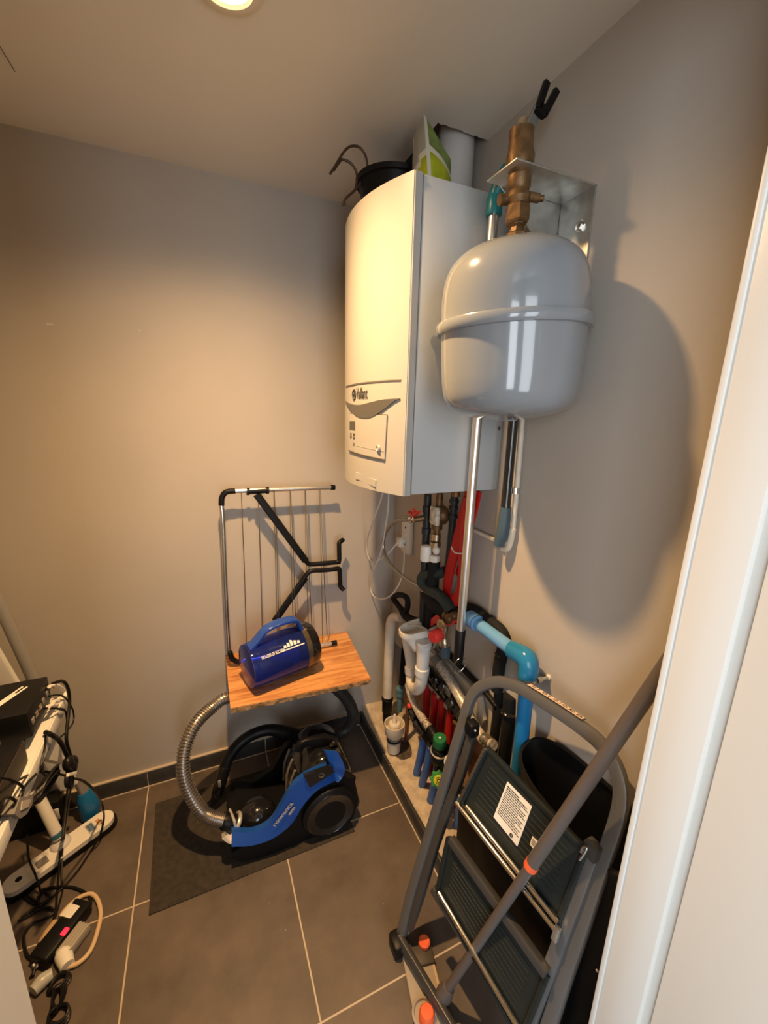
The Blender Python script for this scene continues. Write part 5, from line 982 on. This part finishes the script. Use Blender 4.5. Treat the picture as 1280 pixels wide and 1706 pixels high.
mo.part('orange_stud', MB().lathe([(0.020, 0), (0.019, 0.020), (0.015, 0.027), (0.0, 0.028)], [(0.4129,0.5875,0.012)][0], (0, 0, 1), 22), ORANGE)

# ---------------------------------------------------------------- shelf of electronics at the left
ZS = 0.672
ws = Thing('white_wall_shelf', 'white wall shelf carrying black electronics boxes at the left edge', 'shelf', (-0.59, 1.0, ZS - 0.03))
ws.part('top', MB().span((XL + 0.002, 0.62, ZS - 0.03), (-0.402, 1.285, ZS), 0.002), WHITEW)
ws.part('edge_strip', MB().span((-0.402, 0.62, ZS - 0.034), (-0.396, 1.285, ZS + 0.001), 0.001), WHITEW)
for y in (0.70, 1.22): ws.part('wall_rail', MB().span((XL + 0.001, y - 0.012, ZS - 0.32), (XL + 0.016, y + 0.012, ZS - 0.03), 0.002), WHITEW)
ws.part('corner_bracket', MB().prism([(-0.42, 1.26, ZS - 0.03), (-0.42, 1.10, ZS - 0.03), (-0.42, 1.26, ZS - 0.20)], (-0.015, 0, 0)), WHITEW)
rb = Thing('router_box', 'black flat electronics box with ports, farther of the two on white shelf', 'electronics box', (-0.55, 1.16, ZS))
rb.part('case', MB().span((-0.72, 1.085, ZS + 0.03), (-0.412, 1.235, ZS + 0.098), 0.003), BLACK)
rb.part('foot_block', MB().span((-0.70, 1.10, ZS + 0.0005), (-0.44, 1.22, ZS + 0.031), 0.002), BLACK)
for y in (1.105, 1.13, 1.155, 1.18, 1.21): rb.part('port', MB().box((-0.4115, y, ZS + 0.062), (0.004, 0.014, 0.014), 0.001), (BRASSN if y in (1.13, 1.155) else GREYP))
st_ = [(-0.4321,1.1632,0.7705),(-0.427,1.1833,0.7705),(-0.4191,1.2084,0.7705),(-0.4231,1.1868,0.7705)]
rs = MB()
for a, b in (((-0.505, 1.115), (-0.455, 1.205)), ((-0.495, 1.11), (-0.445, 1.20)), ((-0.485, 1.14), (-0.462, 1.18))): rs.bar([(a[0], a[1], ZS + 0.0985), (b[0], b[1], ZS + 0.0985)], 0.0006, 0.0022, (0, 0, 1))
rb.part('printed_strokes', rs, WHITEP)
rb.part('status_light', MB().ball((-0.60, 1.13, ZS + 0.098), 0.003, 8, (1, 1, .4)), WHITEP)
r2_ = Thing('recorder_box', 'black vented electronics box with coiled wires on it, nearer on the white shelf', 'electronics box', (-0.56, 0.93, ZS))
r2_.part('case', MB().span((-0.74, 0.845, ZS + 0.0005), (-0.412, 1.045, ZS + 0.066), 0.003), BLACK)
r2_.part('side_plate', MB().span((-0.4125, 0.85, ZS + 0.006), (-0.410, 1.04, ZS + 0.060)), mat('bronze_side', (0.035, 0.028, 0.02), 0.5))
for y in (0.87, 0.90, 0.93, 0.96, 0.99):
    r2_.part('vent', MB().bar([(-0.52, y, ZS + 0.0665), (-0.46, y + 0.012, ZS + 0.0665)], 0.0006, 0.0016, (0, 0, 1)), GREYP)
wc_ = MB()
for k in range(7):
    a, b, o = 0.06 + 0.006 * k, 0.028 + 0.003 * (k % 4), k * 0.5
    wc_.tube([(-0.53 + a * math.cos(t + .2 * k) * (1 + .05 * math.sin(3 * t + o)) , 0.985 + 0.012 * math.sin(o) + b * math.sin(t + .2 * k) + 0.18 * a * math.cos(t), ZS + 0.070 + 0.003 * k + 0.003 * math.sin(2 * t + o)) for t in [2 * PI * i / 32 for i in range(32)]], 0.0022, 6, closed=True)
single('coiled_wire', 'coil of thin black wire lying on the nearer black box', 'wire coil', wc_, mat('satin_black_wire', (0.03, 0.026, 0.022), 0.25, coat=0.5))

# cables hanging from the table
gc = 'black cables hanging from the white shelf'
cab = [('thick black cable arching from farther box down to the knot', [(-0.41,1.2495,0.7367),(-0.385,1.242,0.7424),(-0.38,1.2555,0.7113),(-0.38,1.2501,0.6693),(-0.38,1.2034,0.6287),(-0.38,1.1813,0.5995),(-0.385,1.205,0.5283),(-0.385,1.1954,0.5113)], 0.0042),
       ('thin black cable bulging right below the farther box', [(-0.41,1.2086,0.7267),(-0.385,1.2091,0.7227),(-0.385,1.2551,0.671),(-0.385,1.2815,0.6181),(-0.385,1.2672,0.5931),(-0.385,1.2133,0.607),(-0.385,1.1636,0.6292)], 0.0022),
       ('black cable dropping straight from the ports to the knot', [(-0.41,1.1775,0.7134),(-0.39,1.2005,0.6883),(-0.39,1.2441,0.6441),(-0.39,1.2313,0.5998),(-0.39,1.2048,0.5734),(-0.39,1.2045,0.5306),(-0.39,1.2029,0.5063)], 0.0028),
       ('short thick black cable curving from the shelf edge to the knot', [(-0.4,1.1264,0.6795),(-0.385,1.1105,0.6806),(-0.385,1.1493,0.632),(-0.385,1.1745,0.5787),(-0.385,1.1926,0.5277)], 0.0055),
       ('thin black cable loop under the shelf edge', [(-0.4,1.1187,0.6823),(-0.4,1.1443,0.6504),(-0.4,1.1299,0.6321),(-0.4,1.0938,0.6339),(-0.4,1.0738,0.6208),(-0.4,1.0737,0.6034)], 0.0022),
       ('black cable falling beside the shelf edge bracket', [(-0.4,1.1232,0.6734),(-0.39,1.0798,0.6721),(-0.39,1.0529,0.6619),(-0.39,1.0372,0.6477),(-0.39,1.0515,0.6172)], 0.0024)]
for lab, P, r in cab: single('hanging_cable', lab, 'cable', MB().tube(P, r, 8, 6), BWIRE, gc)
wl = Thing('white_patch_cable', 'short white network cable arching from the farther black box', 'cable', [(-0.4,1.242,0.7186)][0])
wl.part('cord', MB().tube([(-0.405,1.212,0.7517),(-0.405,1.2555,0.7257),(-0.405,1.2894,0.6949),(-0.405,1.3055,0.67),(-0.4,1.2911,0.6611)], 0.0045, 10, 5), WHITEP)
wl.part('connector', MB().box([(-0.412,1.2323,0.7379)][0], (0.02, 0.012, 0.010), 0.002), BRASSN)
g4 = 'cream plugs under the farther box'
for i, P in enumerate(([(-0.405,1.2161,0.7015),(-0.405,1.2868,0.6578)], [(-0.405,1.1817,0.7124),(-0.405,1.2614,0.6646)])):
    single('cream_plug', ('upper cream plug lead poking out below the farther black box' if i == 0 else 'lower cream plug lead poking out below the farther black box'), 'plug', MB().tube(P, [0.006, 0.0045], 8), WHITEP, g4)
kn = MB()
for q in [(-0.383,1.1757,0.5346),(-0.383,1.1903,0.5074),(-0.383,1.2043,0.5103)]: kn.ball(q, 0.017, 14, (0.8, 1.1, 1.2))
kt = Thing('cable_knot', 'black tied bundle of cables hanging in front of the grey pole', 'cable bundle', [(-0.383,1.1705,0.5044)][0])
kt.part('wrap', kn, BWIRE)
kt.part('white_tie', MB().bar([(-0.37,1.119,0.5465),(-0.37,1.171,0.5027)], 0.004, 0.003, (0, 0, 1)), WHITEP)
kn2 = MB()
for k in range(3):
    c = Vector([(-0.385,1.1543,0.5013)][0]); kn2.tube([c + Vector((0.004 * k, 0.014 * math.cos(t), 0.016 * math.sin(t) - 0.004 * k)) for t in [2 * PI * i / 16 for i in range(16)]], 0.0035, 6, closed=True)
kt.part('lower_loops', kn2, BWIRE)
hc = MB()
ccx = Vector([(-0.41,1.0822,0.5547)][0]); dA = (Vector([(-0.41,1.1636,0.5158)][0]) - Vector([(-0.41,1.0217,0.5764)][0])) * 0.5; dB = Vector((0.01, 0.02, 0.018))
for k in range(8):
    s = 1 - 0.05 * k
    hc.tube([ccx + dA * s * math.cos(t) + dB * (0.55 + 0.09 * k) * math.sin(t) + Vector((0.004 * (k % 4), 0, 0.002 * k)) for t in [2 * PI * i / 28 for i in range(28)]], 0.0032, 6, closed=True)
single('cable_coil', 'oval bundle of black cable hanging below the white shelf edge', 'cable bundle', hc, BWIRE)
ad = Thing('grey_adapter', 'pale grey plug adapter dangling among wires at the left table edge', 'adapter', [(-0.385,0.922,0.6486)][0])
ad.part('body', MB().prism([(-0.385,0.9162,0.6914),(-0.385,0.9682,0.6411),(-0.385,0.9559,0.6313),(-0.385,0.9268,0.6372),(-0.385,0.8989,0.6554),(-0.385,0.8822,0.6857)], (-0.03, 0.01, 0)), GREYP)
ad.part('face', MB().prism([(-0.383,0.9172,0.6804),(-0.383,0.9508,0.6501),(-0.383,0.9348,0.6465),(-0.383,0.9052,0.6689)], (-0.003, 0, 0)), mat('beige_grey_face', (0.42, 0.38, 0.32), 0.5))
g5 = 'black wires bunched at the left table edge'
tl_ = [('black wire crossing highest at the left table edge', [(-0.39,0.8745,0.7826),(-0.39,0.9117,0.7395),(-0.39,0.945,0.6887),(-0.39,0.9271,0.6792),(-0.39,0.8961,0.6936)]), ('black wire winding below at the left table edge', [(-0.39,0.8559,0.7418),(-0.39,0.8866,0.724),(-0.39,0.9161,0.6831),(-0.39,0.9375,0.687),(-0.39,0.9737,0.6759),(-0.39,1.0108,0.6595)]),
       ('black wire reaching right from the left table edge', [(-0.392,0.8681,0.7551),(-0.392,0.9135,0.7297),(-0.4,0.9991,0.6714),(-0.4,1.0563,0.6286),(-0.395,1.1143,0.5663),(-0.39,1.16,0.5133)])]
for lab, P in tl_: single('tangled_wire', lab, 'wire', MB().tube(P, 0.0028, 8, 6), BWIRE, g5)

# grey pole with blue foot, white floor head
gp = Thing('grey_pole', 'grey pole with blue foot leaning in the left corner by back wall', 'pole', (-0.47, 1.53, 0.002))
gA = Vector((-0.452, 1.535, 0.05)); gB = Vector([(-0.5413,1.5,0.6486)][0]); gB2 = gA + (gB - gA) * 1.55
gA = Vector([(-0.47,1.535,0.1068)][0]); gB = Vector([(-0.5437,1.5,0.6535)][0]); gC = gA + (gB - gA) * 1.6
gp.part('tube', MB().tube([gA, gC], 0.0155, 16), POLEG)
gf = Vector([(-0.4642,1.535,0.064)][0]); gd = (gB - gA).normalized()
gp.part('blue_foot', MB().tube([gA + gd * 0.012, gA - gd * 0.02, gA - gd * 0.05, Vector((gf.x, gf.y, 0.006))], [0.019, 0.030, 0.034, 0.030], 18, 3), mat('blue_foot', (0.01, 0.14, 0.36), 0.4), label='blue plastic foot')
wk = Thing('white_plank', 'pale cream board edge leaning at far left beside the grey pole', 'board', (-0.66, 1.52, 0.002))
pa = [(-0.6052,1.45,0.7528),(-0.5848,1.45,0.6672)]
wd0 = Vector(pa[0]); wd1 = Vector(pa[1]); wdd = (wd1 - wd0).normalized()
wk.part('panel', MB().bar([wd0 - wdd * 0.25, wd1 + wdd * 0.45], 0.025, 0.008, (1, 0, 0)), WHITEW)

hd0 = [(-0.6387,1.3622,0.036),(-0.5847,1.2996,0.036),(-0.3866,1.4348,0.036),(-0.4238,1.5063,0.036)]
mh = Thing('white_mop_head', 'white flat floor mop head with blue-collared white handle under the shelf', 'floor mop', (-0.51, 1.44, 0))
ha = Vector([(-0.6141,1.3386,0.034)][0]); hb = Vector([(-0.4141,1.4695,0.034)][0]); hdx = (hb - ha).normalized(); hdy = Vector((0, 0, 1)).cross(hdx).normalized()
Lh = (hb - ha).length
def slab(w, z0, z1, ext=0.0):
    pts = []
    for k in range(9): t = -PI / 2 + PI * k / 8; pts.append(hb + hdx * (math.cos(t) * w + ext) + hdy * math.sin(t) * w)
    for k in range(9): t = PI / 2 + PI * k / 8; pts.append(ha + hdx * (math.cos(t) * w - ext) + hdy * math.sin(t) * w)
    return MB().prism([(p.x, p.y, z0) for p in pts], (0, 0, z1 - z0))
mh.part('black_pad', slab(0.040, 0.002, 0.020, 0.004), BLACK)
mh.part('white_top', slab(0.036, 0.020, 0.036), WHITEP)
mt = Vector([(-0.5231,1.4231,0.05)][0]); mtop = Vector([(-0.5,1.3039,0.3018)][0])
md = (Vector([(-0.5621,1.4603,0.17)][0]) - mt).normalized()
mh.part('joint_dome', MB().ball((mt.x, mt.y, 0.036), 0.030, 20, (1, 1, 0.6)), GPIPE)
mh.part('handle', MB().tube([mt + md * 0.01, mt + md * 0.19], 0.0165, 18), WHITEP)
mh.part('blue_collar', MB().lathe([(0.017, 0), (0.0195, 0.002), (0.0195, 0.014), (0.017, 0.016)], mt + md * 0.015, md, 22), mat('steel_blue_collar', (0.04, 0.13, 0.22), 0.4), label='blue collar ring')
for (t0, t1) in ((0.80, 0.90),):
    a = ha + hdx * Lh * t0; b = ha + hdx * Lh * t1
    mh.part('sticker', MB().prism([(a - hdy * 0.026) * 1, b - hdy * 0.026, b + hdy * 0.022, a + hdy * 0.022], (0, 0, 0.003)), mat('pale_blue_sticker', (0.50, 0.52, 0.54), 0.6))
    st2 = MB()
    for k in range(7):
        c = a.lerp(b, 0.12 + 0.12 * k); st2.box((c.x, c.y, 0.0374), (0.0016 + 0.0012 * (k % 3), 0.034, 0.0006), rot=Matrix((hdx, hdy, Vector((0, 0, 1)))).transposed())
    mh.part('sticker_print', st2, LABELB)
c = ha + hdx * Lh * 0.955
mh.part('orange_mark', MB().box((c.x, c.y, 0.0364), (0.012, 0.030, 0.001), rot=Matrix((hdx, hdy, Vector((0, 0, 1)))).transposed()), mat('faded_orange_print', (0.60, 0.33, 0.14), 0.6))
c = ha + hdx * Lh * 0.02; mh.part('button', MB().ball((c.x, c.y, 0.036), 0.009, 12, (1, 1, .4)), BLACK)
c = ha + hdx * Lh * 0.27; mh.part('latch', MB().box((c.x, c.y, 0.037), (0.03, 0.03, 0.003), 0.001, rot=Matrix((hdx, hdy, Vector((0, 0, 1)))).transposed()), GREYP)
fb_ = Thing('storage_box', 'dark low storage box on the floor behind the white mop head', 'box', (-0.58, 1.52, 0.002))
fb_.part('case', MB().span((-0.76, 1.53, 0.002), (-0.545, 1.590, 0.11), 0.004), BLACK)
fb_.part('paper_tag', MB().box((-0.566, 1.528, 0.06), (0.035, 0.003, 0.045), 0.001), WHITEP)

# floor clutter in the left foreground
bl_ = Thing('beige_cable_loop', 'thick beige cable looping on floor from a white plug at left', 'cable', [(-0.3796,1.2035,0.006)][0])
bl_.part('cord', MB().tube([(-0.4746,1.1961,0.007),(-0.462,1.2171,0.007),(-0.4385,1.2328,0.007),(-0.4145,1.235,0.007),(-0.3954,1.2234,0.007),(-0.3777,1.1934,0.007),(-0.3666,1.1553,0.007),(-0.367,1.116,0.007),(-0.372,1.0808,0.007),(-0.3821,1.0609,0.007),(-0.4003,1.0507,0.007),(-0.4244,1.0515,0.007)], 0.0060, 12, 6), BEIGEW)
pq = [(-0.4213,1.0481,0.015),(-0.4385,1.0827,0.015),(-0.4414,1.0951,0.015)]
bl_.part('plug', MB().tube([pq[0], pq[1], pq[2]], [0.016, 0.021, 0.013], 14, 4), WHITEP, label='white moulded plug')
rg_ = math.atan2(0.09, 0.10)
RM = Matrix.Rotation(0.95, 3, 'Z')
ps = Thing('power_strip', 'dark power strip with a glowing red switch lying on floor', 'power strip', [(-0.4512,1.1531,0)][0])
c = Vector([(-0.4427,1.1395,0.02)][0])
ps.part('body', MB().box((c.x - 0.01, c.y, 0.022), (0.14, 0.055, 0.038), 0.006, RM), BLACK)
c = Vector([(-0.4413,1.1215,0.042)][0]); ps.part('red_switch', MB().box((c.x, c.y, 0.042), (0.018, 0.014, 0.006), 0.002, RM), REDLED, label='glowing red switch')
c = Vector([(-0.4228,1.1079,0.012)][0]); single('ribbed_adapter', 'pale grey ribbed adapter block on the floor inside the beige cable loop', 'adapter', (lambda mb: [mb.box((c.x, c.y, 0.015), (0.075, 0.042, 0.026), 0.004, RM)] + [mb.box((c + RM @ Vector((0, -0.018 + 0.009 * k, 0)))[:2] + (0.0285,), (0.074, 0.004, 0.003), 0.001, RM) for k in range(5)] and mb)(MB()), mat('pale_grey_plastic', (0.36, 0.33, 0.28), 0.5))
c = Vector([(-0.4411,1.1759,0.03)][0]); w1_ = Thing('square_plug', 'white square plug standing beyond the power strip at left', 'plug', (c.x, c.y, 0.002))
w1_.part('body', MB().box((c.x, c.y, 0.024), (0.035, 0.038, 0.036), 0.004, RM), WHITEP)
for s_ in (-1, 1): w1_.part('pin', MB().cyl(c + Vector((0.015, 0.006 * s_, 0)), c + Vector((0.036, 0.004 + 0.006 * s_, 0.004)), 0.003), WHITEP)
c = Vector([(-0.4991,1.1454,0.02)][0]); single('orange_brown_plug', 'tan plug lying among black cables left of the power strip', 'plug', MB().tube([(-0.48,1.1784,0.02),(-0.4869,1.1506,0.02),(-0.4965,1.1254,0.02)], [0.008, 0.016, 0.014], 12, 3), mat('tan_plastic', (0.50, 0.33, 0.17), 0.5))
single('clear_connector', 'cloudy white connector block on the floor beside the door lining', 'connector', MB().tube([(-0.488,1.0223,0.016),(-0.4736,1.0372,0.016),(-0.4528,1.0451,0.016)], [0.014, 0.018, 0.013], 12, 3), mat('cloudy_plastic', (0.42, 0.42, 0.38), 0.3))
single('white_lead', 'short white lead lying below the tan plug on the floor', 'lead', MB().tube([(-0.5041,1.0824,0.012),(-0.4958,1.0896,0.012),(-0.4855,1.0948,0.012)], 0.008, 8, 2), WHITEP)
g6 = 'black cables strewn over the left floor'
fc_ = [('black cable running from the knot over white mop head to the floor', [Vector([(-0.383,1.1522,0.4928)][0])] + [Vector(p) for p in [(-0.5177,1.4208,0.05),(-0.5128,1.3745,0.04)]] + [Vector(p) for p in [(-0.5099,1.323,0.004),(-0.501,1.2736,0.004),(-0.4919,1.2185,0.004),(-0.4935,1.1792,0.004),(-0.4989,1.1365,0.004),(-0.5019,1.0889,0.004),(-0.508,1.0652,0.004)]], 0.0032),
       ('black cable hanging beside it to the floor near the square plug', [Vector([(-0.38,1.1621,0.4818)][0])] + [Vector(p) for p in [(-0.5095,1.4198,0.06),(-0.5084,1.3829,0.04)]] + [Vector(p) for p in [(-0.4971,1.3083,0.004),(-0.4882,1.2771,0.004),(-0.4877,1.225,0.004),(-0.4894,1.1853,0.004)]], 0.0028),
       ('long thin black cable bowing right from the knot across the tiles', [Vector(p) for p in [(-0.38,1.1877,0.4728),(-0.38,1.2528,0.3991),(-0.38,1.3278,0.289)]] + [Vector(p) for p in [(-0.4006,1.4477,0.12),(-0.3956,1.4226,0.08),(-0.4093,1.395,0.04)]] + [Vector(p) for p in [(-0.4368,1.3824,0.004),(-0.4594,1.3307,0.004),(-0.4861,1.2944,0.004),(-0.5152,1.2708,0.004),(-0.5477,1.2554,0.004),(-0.5784,1.2388,0.004)]], 0.0034),
       ('black cable arching over the floor above the beige loop', [Vector(p) for p in [(-0.5467,1.3064,0.005),(-0.5065,1.2967,0.005),(-0.464,1.2788,0.005),(-0.4267,1.2487,0.005),(-0.4066,1.2243,0.005),(-0.4005,1.1926,0.005),(-0.4165,1.1827,0.005)]], 0.0040),
       ('black cable crossing left end of the white mop head', [Vector(p) for p in [(-0.6082,1.4375,0.1),(-0.5954,1.3869,0.055),(-0.5566,1.3132,0.055)]] + [Vector(p) for p in [(-0.5462,1.2926,0.004),(-0.5541,1.2785,0.004),(-0.5834,1.3048,0.004),(-0.5989,1.3328,0.004)]], 0.0030),
       ('black cable curling in small loops below the white mop head', [Vector(p) for p in [(-0.6009,1.315,0.005),(-0.5592,1.2714,0.005),(-0.5264,1.2575,0.005),(-0.5204,1.274,0.005),(-0.5379,1.2955,0.005),(-0.5503,1.2866,0.005),(-0.5397,1.258,0.005),(-0.5069,1.2324,0.005)]], 0.0035),
       ('black cable looping against the door lining at left', [Vector(p) for p in [(-0.582,1.2296,0.008),(-0.5491,1.2367,0.008),(-0.5137,1.2383,0.008),(-0.4938,1.2166,0.008),(-0.517,1.207,0.008),(-0.5447,1.206,0.008),(-0.5533,1.1791,0.008),(-0.5314,1.1264,0.008),(-0.5048,1.1012,0.008)]], 0.0035),
       ('black cable passing between tan plug and power strip', [Vector(p) for p in [(-0.4258,1.1796,0.02),(-0.4292,1.1348,0.03),(-0.4585,1.1182,0.04),(-0.4835,1.1065,0.03),(-0.4977,1.091,0.02),(-0.5008,1.0651,0.01)]], 0.0035)]
for lab, P, r in fc_: single('floor_cable', lab, 'cable', MB().tube(P, r, 8, 6), BWIRE, g6)
g7 = 'coiled black leads in the left foreground'
for i, (px, lab) in enumerate(((Vector([(-0.4349,1.0218,0.012)][0]), 'coiled black lead beside the cloudy connector'), (Vector([(-0.4291,0.9873,0.012)][0]), 'coiled black lead just below the cloudy connector'), (Vector([(-0.4176,0.9497,0.012)][0]), 'coiled black lead lowest in the left foreground'))):
    mb = MB()
    an = (0.3, 1.4, 2.3)[i]
    for k in range(3):
        a_, b_ = (0.024, 0.032, 0.027)[i] - 0.003 * k, (0.016, 0.011, 0.019)[i] - 0.001 * k
        mb.tube([px + Vector((a_ * math.cos(t) * math.cos(an + .2 * k) - b_ * math.sin(t) * math.sin(an + .2 * k), a_ * math.cos(t) * math.sin(an + .2 * k) + b_ * math.sin(t) * math.cos(an + .2 * k), -0.008 + 0.006 * k + 0.002 * math.sin(2 * t))) for t in [2 * PI * j / 24 for j in range(24)]], 0.0034, 6, closed=True)
    single('coiled_lead', lab, 'cable', mb, BWIRE, g7)
